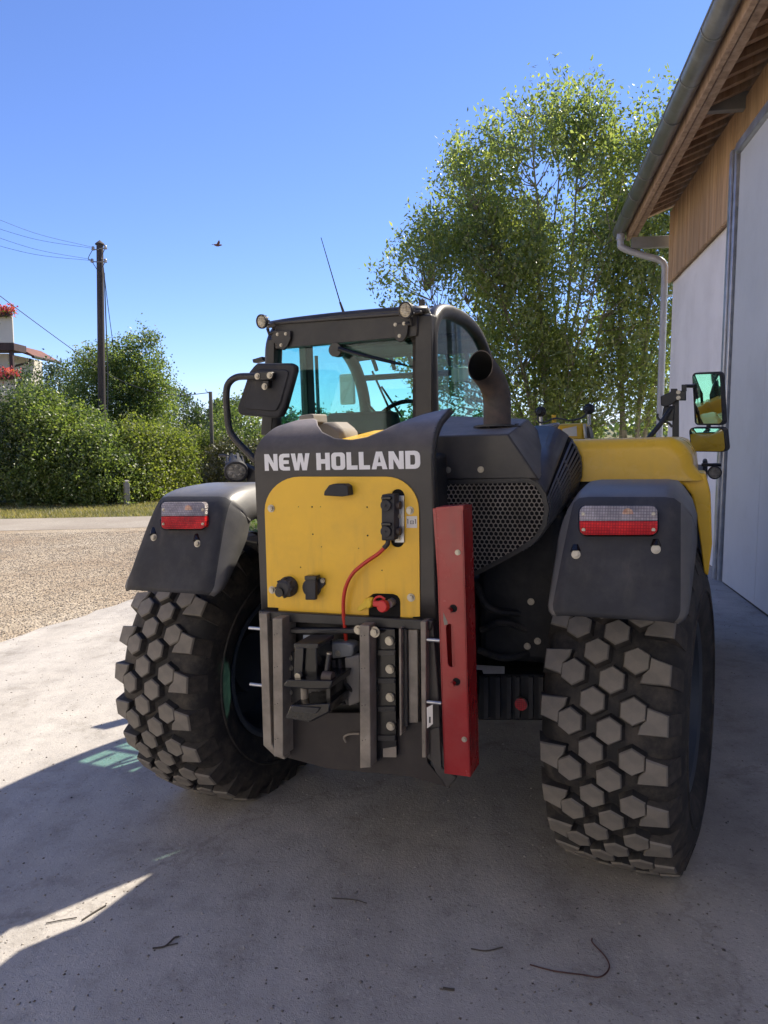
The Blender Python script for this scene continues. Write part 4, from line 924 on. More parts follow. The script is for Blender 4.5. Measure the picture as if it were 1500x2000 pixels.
def worklight(name, c, d, r, parent, lensm, depth=1.2, leds=True):
    """round LED work lamp: finned can, rim, lens with led spots; d = direction it shines"""
    e = empty(name, Matrix.Translation(c) @ Vector(d).to_track_quat('X', 'Z').to_matrix().to_4x4(), parent)
    mb = MB(); mb.lathe([(-depth * r, .0), (-depth * r, .45 * r), (-.75 * depth * r, .62 * r), (-.25 * r, .92 * r), (-.2 * r, r), (.12 * r, r), (.15 * r, .94 * r), (.15 * r, .82 * r), (.04 * r, .80 * r)], None, 28); mb.build('housing', M['plastic'], e)
    for k in range(10):
        a = 2 * math.pi * k / 10; mb = MB(); mb.box((-.5 * depth * r, .8 * r * math.cos(a), .8 * r * math.sin(a)), (.6 * depth * r, .09 * r, .22 * r), Matrix.Rotation(a, 4, 'X')); 
        mb.build('cooling_fin', M['plastic'], e)
    mb = MB(); mb.lathe([(.04 * r, .81 * r), (.07 * r, .5 * r), (.08 * r, 0)], None, 28); mb.build('lens', lensm, e)
    if leds:
        for k in range(6):
            a = 2 * math.pi * k / 6 + .3; mb = MB(); mb.lathe([(.07 * r, .2 * r), (.115 * r, .14 * r), (.12 * r, .0)], Matrix.Translation((0, .48 * r * math.cos(a), .48 * r * math.sin(a))), 12); mb.build('led', M['led'] if lensm is M['led'] else M['led_dark'], e)
    return e
for px, py, nm in ((1056, 804, 0), (1150, 799, 1)):
    c = L(px, py, y=3.0); worklight('boom_lamp', c, (0.05, 1, 0), .042, boom, M['led_dark'], leds=False)
    mb = MB(); mb.tube([c + Vector((0, 0, -.04)), c + Vector((0.002, 0, -.085)), c + Vector((.002, 0, -.12))], .014, 8); mb.build('lamp_bracket', M['steel'], boom)
mb = MB(); mb.tube(spline([tuple(L(1050, 810, y=2.95)), tuple(L(1052, 824, y=2.95)), tuple(L(1066, 824, y=2.95)), tuple(L(1085, 817, y=2.95)), tuple(L(1115, 821, y=2.95)), tuple(L(1140, 814, y=2.95)), tuple(L(1147, 804, y=2.95))], 5), .007, 6); mb.build('lamp_cable', M['wire'], boom)

# lettering on the plate
def glyph(ch):
    """(width, outlines) in units of letter height; the first loop is the outline, the rest are holes"""
    s = .27
    if ch == 'H': return .80, [[(0, 0), (s, 0), (s, .37), (.53, .37), (.53, 0), (.80, 0), (.80, 1), (.53, 1), (.53, .63), (s, .63), (s, 1), (0, 1)]]
    if ch == 'N': return .82, [[(0, 0), (.25, 0), (.25, .56), (.54, 0), (.82, 0), (.82, 1), (.57, 1), (.57, .44), (.28, 1), (0, 1)]]
    if ch == 'L': return .62, [[(0, 0), (.62, 0), (.62, .24), (s, .24), (s, 1), (0, 1)]]
    if ch == 'E': return .66, [[(.66, 0), (.66, .22), (.34, .22), (.28, .27), (.27, .39), (.60, .39), (.60, .61), (.27, .61), (.28, .73), (.34, .78), (.66, .78), (.66, 1), (.26, 1), (.10, .95), (.02, .84), (0, .70), (0, .30), (.02, .16), (.10, .05), (.26, 0)]]
    if ch == 'W': return 1.14, [[(.20, 0), (.47, 0), (.57, .52), (.67, 0), (.94, 0), (1.14, 1), (.88, 1), (.79, .42), (.69, 1), (.45, 1), (.35, .42), (.26, 1), (0, 1)]]
    if ch == 'A': return .88, [[(0, 0), (.27, 0), (.31, .18), (.57, .18), (.61, 0), (.88, 0), (.61, 1), (.27, 1)], [(.36, .39), (.52, .39), (.44, .76)]]
    if ch == 'O': return .80, [[(x, y) for x, y in rrect(0, 0, .80, 1, .22)], [(x, y) for x, y in rrect(.27, .22, .53, .78, .08)]]
    if ch == 'D': return .80, [[(0, 0), (.52, 0), (.66, .04), (.76, .14), (.80, .30), (.80, .70), (.76, .86), (.66, .96), (.52, 1), (0, 1)], [(.27, .23), (.46, .23), (.51, .27), (.53, .36), (.53, .64), (.51, .73), (.46, .77), (.27, .77)]]
word = 'NEW HOLLAND'; wd = [glyph(c)[0] if c != ' ' else .22 for c in word]; gap = .085
tot = sum(wd) + gap * (len(word) - 1)
lx0, lx1 = L(517, 905, y=PY).x, L(821, 905, y=PY).x; lz0, lz1 = L(670, 917.5, y=PY).z, L(670, 883.5, y=PY).z
kx_ = (lx1 - lx0) / tot; kz = lz1 - lz0; cx = lx0
for c, w_ in zip(word, wd):
    if c != ' ':
        lp = glyph(c)[1]
        mb = MB(); mb.poly([(cx + x * kx_, PY - .0009, lz0 + y * kz) for x, y in lp[0]], [[(cx + x * kx_, PY - .0009, lz0 + y * kz) for x, y in h] for h in lp[1:]], (0, .0006, 0))
        mb.build('letter', M['white_letter'], plate, smooth=False)
    cx += (w_ + gap) * kx_

# ---- yellow rear panel with its fittings
pan_out = [(p[0], p[1]) for p in [(523, 1186), (544, 1187), (544, 1200), (720, 1207), (720, 1172), (722, 1165), (728, 1160), (735, 1159), (768, 1160), (776, 1163), (781, 1170), (782, 1178), (782, 1210), (806, 1211), (806, 1205), (820, 1204), (819, 1080), (818, 1000)]]
tr = [(816 - 62 + 64 * math.cos(R(a)), 997 - 66 * math.sin(R(a))) for a in range(0, 91, 10)]
tl = [(517 + 68 - 68 * math.cos(R(a)), 997 - 66 * math.sin(R(a))) for a in range(90, -1, -10)]
slot = [(763.5 + 13.5 * (1 - math.cos(R(a))), 970 - 15 * math.sin(R(a))) for a in range(0, 181, 20)] + [(790 - 13.5 * (1 - math.cos(R(a))), 1055 + 14 * math.sin(R(a))) for a in range(0, 181, 20)]
panel = ppoly('rear_panel', pan_out + tr + tl, PY - .005, .0045, M['yellow'], T, holes=[slot], smooth=False)
for px, py in ((530, 993), (801, 997), (532, 1152), (803, 1167)): bolt(L(px, py, y=PY - .005), panel, .95)
for px, py, r_ in ((609.5, 990, 2), (717, 990.5, 1.8), (611, 1043.5, 1.8), (718, 1046, 2), (628, 1068, 1.2), (700.5, 1071, 1.2), (587, 1108, 1.5), (746, 1114, 1.5), (583, 990, 1), (626, 990, 1)):
    c = L(px, py, y=PY - .0054); mb = MB(); mb.cyl(c, (0, 1, 0), r_ * .00155, .0006, 10); mb.build('drill_hole', M['soot'], panel)
pbox('slot_backing', 764, 956, 789, 1069, PY - .0005, .0004, M['soot'], panel, 0)
ppoly('handle', [(632, 968), (633, 960), (642, 948), (650, 945.5), (672, 945.5), (679, 950), (681, 968), (668, 970)], PY - .045, .04, M['plastic'], panel, bevel=.008)
pbox('connector_plate', 771, 968, 789, 1060, PY - .012, .006, M['steel'], panel, .001)
for py in (1008, 1051): bolt(L(777.5, py, y=PY - .012), panel, .75)
cb = pbox('connector_block', 745, 966, 770, 1056, PY - .055, .05, M['plastic'], panel, .004)
for py in (987, 1038):
    c = L(754, py, y=PY - .060); mb = MB(); mb.cyl(c, (0, 1, 0), .018, .012, 22); mb.cyl(c + Vector((0, -.007, 0)), (0, 1, 0), .0035, .004, 8); mb.build('connector_cap', M['plastic'], cb, bevel=.001)
    mb = MB(); mb.box(c + Vector((.002, .004, .024)), (.034, .018, .010)); mb.build('latch', M['gloss_black'], cb, bevel=.002)
    mb = MB(); mb.cyl(L(776, py, y=PY - .03), (1, 0, 0), .013, .022, 16); mb.build('gland', M['exhaust'], cb)
mb = MB(); mb.tube(spline([tuple(L(758, 1052, y=PY - .035)), tuple(L(757, 1062, y=PY - .035)), tuple(L(750, 1070, y=PY - .036))], 4), .008, 10); mb.build('cable_boot', M['plastic'], panel)
mb = MB(); mb.tube(spline([tuple(L(x, y, y=PY - d)) for x, y, d in ((753, 1068, .036), (738, 1082, .040), (712, 1100, .045), (690, 1119, .045), (677, 1142, .040), (671, 1170, .032), (671, 1200, .026), (674, 1228, .020), (676, 1256, .0))], 6), .0065, 10); mb.build('red_cable', M['red_cable'], panel)
stk = pbox('sticker', 794, 1008, 814.5, 1031, PY - .0058, .0006, M['sticker'], panel, 0)
for a, b_, c_, d_ in ((796, 1014, 797.3, 1023), (795, 1014, 797, 1015.2), (811, 1014, 812.3, 1023), (810, 1014, 812, 1015.2), (801, 1017, 808, 1018), (801, 1022.5, 808, 1023.5), (801, 1017, 802, 1023.5), (807, 1017, 808, 1023.5), (804, 1019.5, 805.5, 1021)):
    pbox('sticker_mark', a, b_, c_, d_, PY - .0062, .0003, M['ink'], stk, 0)
c = L(565, 1145, y=PY - .005); mb = MB(); mb.lathe([(0, .036), (.012, .037), (.018, .033), (.040, .030), (.048, .022), (.050, 0)], Matrix.Translation(c) @ Matrix.Rotation(R(-90), 4, 'Z'), 26); sk = mb.build('round_socket', M['plastic'], panel)
mb = MB(); mb.cyl(c + Vector((-.010, -.052, -.012)), (0, 1, 0), .016, .012, 18); mb.build('socket_cap', M['gloss_black'], sk)
for a in range(0, 360, 45):
    mb = MB(); mb.box(c + Vector((.032 * math.cos(R(a)), -.026, .032 * math.sin(R(a)))), (.006, .03, .006)); mb.build('grip_rib', M['plastic'], sk, bevel=.001)
c = L(611, 1147, y=PY - .005); mb = MB(); mb.lathe([(0, .033), (.016, .033), (.020, .028), (.020, 0)], Matrix.Translation(c) @ Matrix.Rotation(R(-90), 4, 'Z'), 26); sk = mb.build('trailer_socket', M['plastic'], panel)
pbox('socket_flap', 596, 1127, 616, 1172, PY - .045, .018, M['plastic'], sk, .003); pbox('flap_hinge', 594, 1125, 618, 1133, PY - .050, .03, M['gloss_black'], sk, .003)
ppoly('socket_ear', [(618, 1128), (634, 1130), (634, 1142), (622, 1155)], PY - .014, .008, M['plastic'], sk, bevel=.002); bolt(L(630, 1134, y=PY - .014), sk, .6)
# quick couplers in the notch
pbox('notch_backing', 719, 1158, 783, 1212, PY - .0004, .0003, M['soot'], panel, 0)
c = L(764, 1177, y=PY - .01); mb = MB(); mb.cyl(c, (0, 1, 0), .014, .05, 16); mb.build('coupler', M['steel'], panel)
mb = MB(); mb.cyl(c + Vector((-.012, -.042, -.003)), (.2, 1, 0), .021, .022, 18); mb.box(c + Vector((-.032, -.045, .004)), (.03, .012, .02)); mb.build('coupler_cap', M['red_cap'], panel, bevel=.004)
mb = MB(); mb.tube(spline([tuple(L(x, y, y=PY - .05)) for x, y in ((752, 1170), (742, 1165), (733, 1169), (732, 1178), (744, 1183))], 5), .004, 8); mb.build('cap_strap', M['red_cap'], panel)
c = L(722, 1177, y=PY - .02); mb = MB(); mb.cyl(c, (.3, 1, 0), .018, .03, 18); mb.build('coupler_cap', M['yellow_cap'], panel, bevel=.004)
mb = MB(); mb.poly([L(x, y, y=PY - .035) for x, y in ((728, 1168), (718, 1168), (697, 1188), (698, 1194), (704, 1194), (722, 1185))], (), (0, .010, 0)); mb.build('cap_tab', M['yellow_cap'], panel, bevel=.003)

# ---- hitch frame under the panel
HY = PY - .06
hf = empty('hitch_frame', None, T)
ppoly('head_beam', [(505, 1193), (845, 1212), (842, 1232), (505, 1212)], PY - .028, .10, M['black_metal'], hf, bevel=.004)
ppoly('back_plate', [(520, 1210), (838, 1228), (838, 1500), (860, 1520), (760, 1512), (560, 1478), (520, 1450)], PY + .045, .02, M['black_metal'], hf, bevel=.003)
ppoly('lower_shield', [(552, 1392), (700, 1392), (830, 1410), (835, 1490), (878, 1540), (800, 1517), (640, 1502), (560, 1480)], PY - .006, .012, mat('brown_black_shield', (0.030, 0.024, 0.023), 0.6, var=0.2, dirt=DUST, dirt_amt=0.1), hf, bevel=.003)
def rail(pts, y=HY, d=.115, name='rail', m='rail'): return ppoly(name, pts, y, d, M[m], hf, bevel=.0025)
rail([(506, 1198), (521, 1198), (530, 1453), (541, 1468), (556, 1478), (556, 1484), (535, 1476), (514, 1456)], HY + .012)
rail([(532, 1208), (551, 1208), (553, 1479), (535, 1478)], HY - .02, .10)
rail([(702, 1221), (721, 1222), (724, 1499), (703, 1501)], HY - .02, .10)
rail([(821, 1214), (832, 1214), (832, 1480), (824, 1480)], HY + .01, .10)
ppoly('side_cheek', [(832.5, 1214), (846, 1216), (858, 1380), (860, 1440), (878, 1508), (874, 1538), (858, 1515), (845, 1490), (834, 1480)], PY - .02, .05, M['plate'], hf, bevel=.003)
ppoly('corner_gusset', [(840, 1425), (858, 1420), (862, 1500), (882, 1512), (892, 1520), (874, 1540), (850, 1508), (840, 1480)], PY - .03, .015, M['plate'], hf, bevel=.003)
# perforated ladder with cap screws
ld = ppoly('hitch_ladder', [(735, 1227), (771, 1228), (774, 1478), (747, 1479), (735, 1490)], PY - .03, .02, M['gloss_black'], hf, bevel=.003)
ppoly('worn_foot', [(748, 1462), (774, 1458), (774, 1479), (748, 1479)], PY - .0305, .002, M['rail'], ld)
scr = MB(); scr.cyl((0, -.004, 0), (0, 1, 0), .016, .008, 20); scr.cyl((0, -.010, 0), (0, 1, 0), .0125, .008, 20); scr.box((0, -.0142, 0), (.026, .0012, .003)); SCREW = scr.mesh('cap_screw'); SCREW.materials.append(M['zinc'])
for px, py in ((761.5, 1251), (762.5, 1306), (763, 1361), (764, 1417)): bolt(L(px, py, y=PY - .03), ld, .95, 'cap_screw', me=SCREW)
for yy in (1270, 1325, 1380, 1437): pbox('ladder_lug', 737, yy, 772, yy + 10, PY - .038, .01, M['black_metal'], ld, .003)
ppoly('guide_strip', [(779, 1228), (783, 1228), (784, 1435), (781, 1437)], PY - .055, .07, M['rail'], hf)
ppoly('guide_plate', [(784, 1228), (794, 1229), (796, 1420), (786, 1420)], PY - .035, .05, M['black_metal'], hf, bevel=.002)
ppoly('toothed_rack', [(797, 1230), (815, 1230), (816, 1412), (799, 1412)], PY - .022, .03, M['rail'], hf, bevel=.002)
bolt(L(732, 1234, y=PY - .06), hf, 1.3); bolt(L(700, 1230, y=PY - .04), hf, 1.1)
for px, py in ((497, 1227), (499, 1337)):
    a = L(px - 2, py, y=PY - .02); mb = MB(); mb.cyl(a + Vector((.012, 0, 0)), (1, 0, 0), .006, .06, 10); mb.build('lock_pin', M['steel'], hf)
for px, py in ((845, 1250), (848, 1372)):
    a = L(px, py, y=PY - .04); mb = MB(); mb.cyl(a, (1, 0, 0), .006, .05, 10); mb.build('lock_pin', M['steel'], hf)
st2 = ppoly('warning_sticker', [(833.5, 1382), (845, 1376), (845.5, 1414), (834, 1423)], PY - .072, .001, M['sticker'], hf)
pbox('sticker_mark', 838, 1400, 841, 1412, PY - .0728, .0005, M['ink'], st2, 0)
# tow jaw
jaw = empty('tow_jaw', None, T)
JY = PY - .16
ppoly('mount_block', [(556, 1272), (700, 1280), (700, 1378), (556, 1372)], PY - .02, .08, M['black_metal'], jaw, bevel=.004)
ppoly('jaw_body', [(574, 1262), (618, 1259), (622, 1332), (572, 1334)], JY, .12, M['gloss_black'], jaw, bevel=.008)
ppoly('jaw_body_lip', [(576, 1266), (593, 1264), (589, 1332), (574, 1332)], JY - .012, .012, M['black_metal'], jaw, bevel=.003)
pbox('jaw_top', 573, 1257, 622, 1266, JY - .01, .12, M['black_metal'], jaw, .004)
ppoly('upper_jaw', [(553, 1337), (560, 1328), (650, 1330), (645, 1346), (606, 1347), (555, 1342)], JY - .05, .15, M['gloss_black'], jaw, bevel=.005)
ppoly('lower_jaw', [(556, 1403), (566, 1378), (645, 1374), (644, 1392), (606, 1411)], JY - .05, .15, M['gloss_black'], jaw, bevel=.006)
ppoly('lower_jaw_tongue', [(568, 1390), (570, 1379), (625, 1383), (618, 1394)], JY - .056, .01, M['black_metal'], jaw, bevel=.003)
ppoly('jaw_web', [(637, 1330), (645, 1330), (645, 1390), (638, 1392)], JY - .02, .12, M['gloss_black'], jaw, bevel=.003)
c = L(595, 1357, y=JY + .02); mb = MB(); mb.cyl(c, (0, 0, 1), .013, .05, 16); mb.build('coupling_pin', M['rail'], jaw)
a, b_ = L(636, 1332, y=JY - .01), L(643, 1276, y=JY + .01); mb = MB(); mb.tube([a, b_], .009, 12); hd = mb.build('release_handle', M['black_metal'], jaw)
mb = MB(); mb.cyl(b_, (0, 0, 1), .0095, .006, 12); mb.build('handle_tip', M['zinc'], hd)
c = L(641, 1322, y=JY - .02); mb = MB(); mb.cyl(c, (1, 0, 0), .018, .035, 16); mb.build('handle_hub', M['exhaust'], jaw)
c = L(583, 1320, y=JY - .018); mb = MB(); mb.cyl(c, (0, 1, 0), .011, .014, 16); mb.build('jaw_knob', M['zinc'], jaw)
ppoly('pump_housing', [(632, 1262), (648, 1256), (680, 1257), (690, 1262), (688, 1282), (640, 1288)], PY - .045, .06, M['grey_steel'], jaw, bevel=.008)
ppoly('jaw_side_block', [(672, 1285), (702, 1280), (702, 1372), (680, 1380), (676, 1330)], PY - .05, .05, M['concrete_block'], jaw, bevel=.006)
sb = ppoly('blue_sticker', [(592, 1240), (615, 1240), (615, 1256), (592, 1256)], PY - .005, .001, mat('pale_blue_sticker', (.35, .40, .50), .5, var=.05), jaw)
pbox('sticker_mark', 599, 1244, 608, 1246, PY - .0056, .0004, M['ink'], sb, 0); pbox('sticker_mark', 599, 1250, 608, 1252, PY - .0056, .0004, M['ink'], sb, 0)
for a in ((663, 1288, 668, 1325, 690, 1352), (652, 1290, 655, 1335, 672, 1375)):
    mb = MB(); mb.tube(spline([tuple(L(a[0], a[1], y=PY - .05)), tuple(L(a[2], a[3], y=PY - .075)), tuple(L(a[4], a[5], y=PY - .04))], 6), .007, 8); mb.build('hose', M['rubber'], jaw)
for px, py, k in ((566, 1285, .8), (567, 1304, .8), (566, 1352, .8), (628, 1300, .7), (660, 1276, .7)): bolt(L(px, py, y=PY - .021 if px < 640 else PY - .046), jaw, k)
mb = MB(); sp0, sp1 = L(628, 1290, y=PY - .09), L(632, 1326, y=PY - .09)
mb.tube([sp0.lerp(sp1, k / 60) + Vector((.009 * math.cos(k * .75), .009 * math.sin(k * .75), 0)) for k in range(61)], .0022, 6); mb.build('return_spring', M['steel'], jaw)
for px in (536, 541, 706, 712):
    for py in (1236, 1300, 1372, 1440):
        mb = MB(); mb.cyl(L(px + (py - 1236) * .008, py + (px % 7), y=HY - .0203), (0, 1, 0), .0016, .0006, 8); mb.build('paint_chip', M['soot'], hf)
pbox('jaw_crossbar', 566, 1228, 700, 1238, PY - .04, .03, M['black_metal'], jaw, .004)
mb = MB(); mb.tube(spline([tuple(L(x, y, y=PY - .02)) for x, y in ((676, 1450), (672, 1440), (682, 1434), (702, 1433))], 5), .004, 8); mb.build('stop_lug', M['rail'], hf)

# ---- red channel bar at the right of the plate
RY = -.90
redbar = ppoly('red_channel', [(850, 994), (904, 990), (919, 1518), (868, 1511)], RY, .006, M['red'], T,
               holes=[[(877 + 8 + 7 * math.cos(R(a)) - 7, 1226 - 7 * math.sin(R(a))) for a in range(0, 181, 30)] + [(882 + 7 * math.cos(R(a)) , 1296 - 7 * math.sin(R(a))) for a in range(180, 361, 30)]], bevel=.0015)
def vflange(px0, py0, px1, py1, d, name):
    a, b_ = L(px0, py0, y=RY), L(px1, py1, y=RY)
    mb = MB(); mb.poly([a, b_, b_ + Vector((0, d, 0)), a + Vector((0, d, 0))], (), (-.006, 0, 0)); return mb.build(name, M['red'], redbar, bevel=.0012)
vflange(904, 990, 919, 1518, .10, 'channel_flange'); vflange(853.5, 994, 871.5, 1511, .10, 'channel_flange')
ppoly('channel_back', [(845, 993), (915, 988), (933, 1488), (880, 1492)], RY + .125, .006, M['red'], redbar, bevel=.0012)
ppoly('channel_lip', [(851, 991), (905, 987), (905, 997), (851, 1000)], RY - .0015, .06, M['red'], redbar, bevel=.0012)
for px, py in ((880, 1191), (886, 1334)):
    c = L(px, py, y=RY); mb = MB(); mb.cyl(c + Vector((0, -.012, 0)), (0, 1, 0), .0085, .03, 14); mb.build('locating_pin', M['red'], redbar)
    mb = MB(); mb.cyl(c + Vector((.009, -.0004, .005)), (0, 1, 0), .0125, .001, 14); mb.build('pin_hole', M['soot'], redbar)
for px, py in ((894, 1079), (907, 1444)): bolt(L(px, py, y=RY), redbar, .6)
ppoly('paint_chip', [(866, 1196), (869, 1204), (874, 1214), (874, 1220), (868, 1221), (866, 1212)], RY - .0006, .0004, M['concrete_block'], redbar)

# ---- mudguards with tail lamps
def mudguard(xx0, xx1, label, lamp, bolts, ta=.05, tb=.04):
    prof_ = [(-.795, 1.108), (-.775, 1.16), (-.745, 1.24), (-.710, 1.33), (-.678, 1.40), (-.648, 1.443), (-.60, 1.466), (-.50, 1.482), (-.30, 1.485), (-.05, 1.455), (.2, 1.385), (.42, 1.27), (.58, 1.12), (.66, .98)]
    pr_ = spline(prof_, 3); rows = []
    N_ = len(pr_)
    for i, p in enumerate(pr_):
        t = pr_[min(i + 1, N_ - 1)] - pr_[max(i - 1, 0)]; t /= np.linalg.norm(t); nrm = np.array([t[1], -t[0]])       # inward
        u = i / (N_ - 1); tp_ = min(1, max(0, (p[1] - 1.108) / .34)) if p[0] < 0 else 1; rc_ = .018 * max(0, 1 - i / 2) ** 2; x0 = xx0 + ta * tp_ + rc_; x1 = xx1 - tb * tp_ - rc_; dpt = .035 + .085 * min(1, u * 4.5) ; fl_ = .010 + .030 * min(1, u * 4)
        sec = [(x0 - fl_, dpt), (x0 - fl_ * .6, dpt * .55), (x0 + .004, .022), (x0 + .022, .004), (x0 + .05, 0)]
        sec += [(x0 + .05 + (x1 - x0 - .1) * q / 4, 0) for q in range(1, 4)]
        sec += [(x1 - .05, 0), (x1 - .022, .004), (x1 - .004, .022), (x1 + fl_ * .6, dpt * .55), (x1 + fl_, dpt)]
        # narrower towards the top of the rear face
        rows.append([(x, p[0] + nrm[0] * d, p[1] + nrm[1] * d) for x, d in sec])
    mb = MB(); mb.grid(rows); nv_ = len(rows[0]); kb = next(i for i, p in enumerate(pr_) if p[0] > -.645)
    mb.mi = [1 if (i >= kb or j < 2 or j >= nv_ - 3) else 0 for i in range(N_ - 1) for j in range(nv_ - 1)]  # tops and side skirts paler: dust and painted sunlit sheen
    o = mb.build('mudguard', [M['plastic'], M['plastic_sun_dust']], T, solid=.007, offset=0, ang=60); o['label'] = label
    def fy(z):  # rear face: y at height z
        for (ya, za), (yb, zb) in zip(prof_, prof_[1:]):
            if za <= z <= zb: return ya + (yb - ya) * (z - za) / (zb - za)
        return -.68
    def on(px, py, off):
        y = -.7
        for _ in range(8):
            p = L(px, py, y=y); y = fy(p.z) - off
        return L(px, py, y=y)
    x_a, y_a, x_b, y_b = lamp
    base = [on(*p, .012) for p in rrect(x_a, y_a, x_b, y_b, 9 if x_b - x_a < 100 else 14)]
    mb = MB(); mb.poly([on(*p, .006) for p in rrect(x_a - 3, y_a - 3, x_b + 3, y_b + 3, 12 if x_b - x_a < 100 else 17)], (), (0, .010, 0)); lb = mb.build('tail_lamp', M['gloss_black'], o, bevel=.002)
    ym = (y_a + y_b) / 2 + 1
    r_ = 8 if x_b - x_a < 100 else 13
    mb = MB(); mb.poly([on(*p, .030) for p in rrect(x_a, y_a, x_b, ym - .6, r_, only=(1, 1, 0, 0))], (), (0, .026, 0)); mb.build('clear_lens', M['lens_clear'], lb, bevel=.004)
    mb = MB(); mb.poly([on(*p, .030) for p in rrect(x_a, ym + .6, x_b, y_b, r_, only=(0, 0, 1, 1))], (), (0, .026, 0)); mb.build('red_lens', M['lens_red'], lb, bevel=.004)
    w_ = x_b - x_a
    c = on(x_a + .62 * w_, (y_a + ym) / 2, .0306); mb = MB(); mb.lathe([(0, .016), (.0006, .012), (.0008, 0)], Matrix.Translation(c) @ Matrix.Rotation(R(-90), 4, 'Z'), 16); mb.build('amber_spot', M['lens_amber'], lb)
    for fx, fy_ in ((.05, .28), (.95, .28), (.05, .82), (.95, .82)): bolt(on(x_a + fx * w_, y_a + fy_ * (y_b - y_a), .0306), lb, .38, 'lens_screw')
    for (bx_, by_) in bolts:
        c = on(bx_, by_, .004); bolt(c, o, .95, rot=(R(-18), 0, 0))
        mb = MB(); mb.tube([on(bx_, by_ - 5, -.004), on(bx_, by_ - 18, -.006)], [.018, .012], 12); mb.build('bolt_recess', M['gloss_black'], o)
    return o
xa, xb_ = L(1066, 1186, y=-.79).x, L(1334, 1192, y=-.79).x
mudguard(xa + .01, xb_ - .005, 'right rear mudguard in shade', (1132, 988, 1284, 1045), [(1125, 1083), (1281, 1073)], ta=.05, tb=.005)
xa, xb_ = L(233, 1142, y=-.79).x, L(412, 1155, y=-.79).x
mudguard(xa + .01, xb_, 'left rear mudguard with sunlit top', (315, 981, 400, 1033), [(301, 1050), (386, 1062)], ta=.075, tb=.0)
for s in (-1, 1):
    mb = MB(); mb.mm((s * .62 - .03, -.1, .75), (s * .62 + .03, .04, 1.42)); mb.mm((s * .60, -.1, 1.36), (s * .95, .04, 1.40)); mb.build('mudguard_bracket', M['dark'], T, bevel=.01)

# ---- engine cover, perforated guard, louvred drum
EY = -.45
P_ = lambda px, py, y=EY: L(px, py, y=y)
v = [P_(846, 851), P_(992, 847), P_(1051, 936), P_(846, 937), P_(1031, 818, -.02), P_(1088, 881, -.02), P_(872, 812, -.02), P_(846, 937) + Vector((0, .43, 0)), P_(1051, 936) + Vector((0, .43, 0))]
mb = MB(); mb.add(v, [(0, 1, 2, 3), (0, 6, 4, 1), (1, 4, 5, 2), (6, 7, 8, 5, 4), (0, 3, 7, 6), (3, 2, 8, 7), (2, 5, 8)]); mb.mi[1] = 1; ecov = mb.build('engine_cover', [M['plate'], M['painted_sun_top']], T, bevel=.006)
for px, py in ((875, 918), (939, 917)): bolt(P_(px, py, EY), ecov, .8)
out = [(846, 938), (1032, 934), (1052, 943), (1066, 965), (1072, 995), (1067, 1027), (1048, 1057), (1010, 1082), (945, 1117), (846, 1165)]
O2 = [P_(*p, EY - .004) for p in out]
cxy_ = Vector((sum(p.x for p in O2) / len(O2), 0, sum(p.z for p in O2) / len(O2)))
def inset(Ps, d):
    res = []; n_ = len(Ps)
    for i in range(n_):
        a, b_, c_ = Ps[i - 1], Ps[i], Ps[(i + 1) % n_]
        t1 = (b_ - a).normalized(); t2 = (c_ - b_).normalized(); n1 = Vector((-t1.z, 0, t1.x)); n2 = Vector((-t2.z, 0, t2.x))
        nn = (n1 + n2).normalized(); s_ = 1 if nn.dot(cxy_ - Vector((b_.x, 0, b_.z))) > 0 else -1
        res.append(b_ + nn * s_ * d / max(.5, nn.dot(n1)))
    return res
I2 = inset(O2, .016)
mb = MB(); mb.poly(O2, [I2], (0, .006, 0)); guard = mb.build('engine_guard', M['black_metal'], T)
def inside(x, z, Ps):
    c_ = False; n_ = len(Ps)
    for i in range(n_):
        a, b_ = Ps[i], Ps[i - 1]
        if (a.z > z) != (b_.z > z) and x < (b_.x - a.x) * (z - a.z) / (b_.z - a.z) + a.x: c_ = not c_
    return c_
I3 = inset(O2, .009); mb = MB(); pit = .0172; rad = pit / math.sqrt(3)
x0, x1 = min(p.x for p in O2), max(p.x for p in O2); z0, z1 = min(p.z for p in O2), max(p.z for p in O2); r_i = 0; z = z0
while z < z1:
    x = x0 + (pit / 2 if r_i % 2 else 0)
    while x < x1:
        if inside(x, z, I3):
            o_ = [(x + rad * math.cos(R(30 + 60 * k)), EY - .0015, z + rad * math.sin(R(30 + 60 * k))) for k in range(6)]
            i_ = [(x + rad * .80 * math.cos(R(30 + 60 * k)), EY - .0015, z + rad * .80 * math.sin(R(30 + 60 * k))) for k in range(6)]
            j_ = [(a, b_ + .004, c_) for a, b_, c_ in i_]
            mb.add(o_ + i_ + j_, [(k, (k + 1) % 6, 6 + (k + 1) % 6, 6 + k) for k in range(6)] + [(6 + k, 6 + (k + 1) % 6, 12 + (k + 1) % 6, 12 + k) for k in range(6)])
        x += pit
    z += pit * .866; r_i += 1
hm = mb.build('hexagon_mesh', M['rail'], guard, fix=False, smooth=False); hm['kind'] = 'stuff'
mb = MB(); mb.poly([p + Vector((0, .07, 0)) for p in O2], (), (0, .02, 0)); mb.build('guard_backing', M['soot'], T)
near = spline([(1030, 933), (1045, 938), (1058, 950), (1068, 970), (1073, 995), (1068, 1027), (1048, 1058), (1012, 1083)], 6)
far = spline([(1046, 832), (1080, 834), (1104, 846), (1124, 868), (1136, 900), (1134, 938), (1116, 975), (1080, 1010)], 6)
YF = .02
def rs(pts, n):
    d = [0.0]
    for a, b_ in zip(pts, pts[1:]): d.append(d[-1] + float(np.linalg.norm(np.array(b_) - np.array(a))))
    out_ = []
    for i in range(n + 1):
        q = d[-1] * i / n; out_.append((float(np.interp(q, d, [p[0] for p in pts])), float(np.interp(q, d, [p[1] for p in pts]))))
    return out_
NL = 26
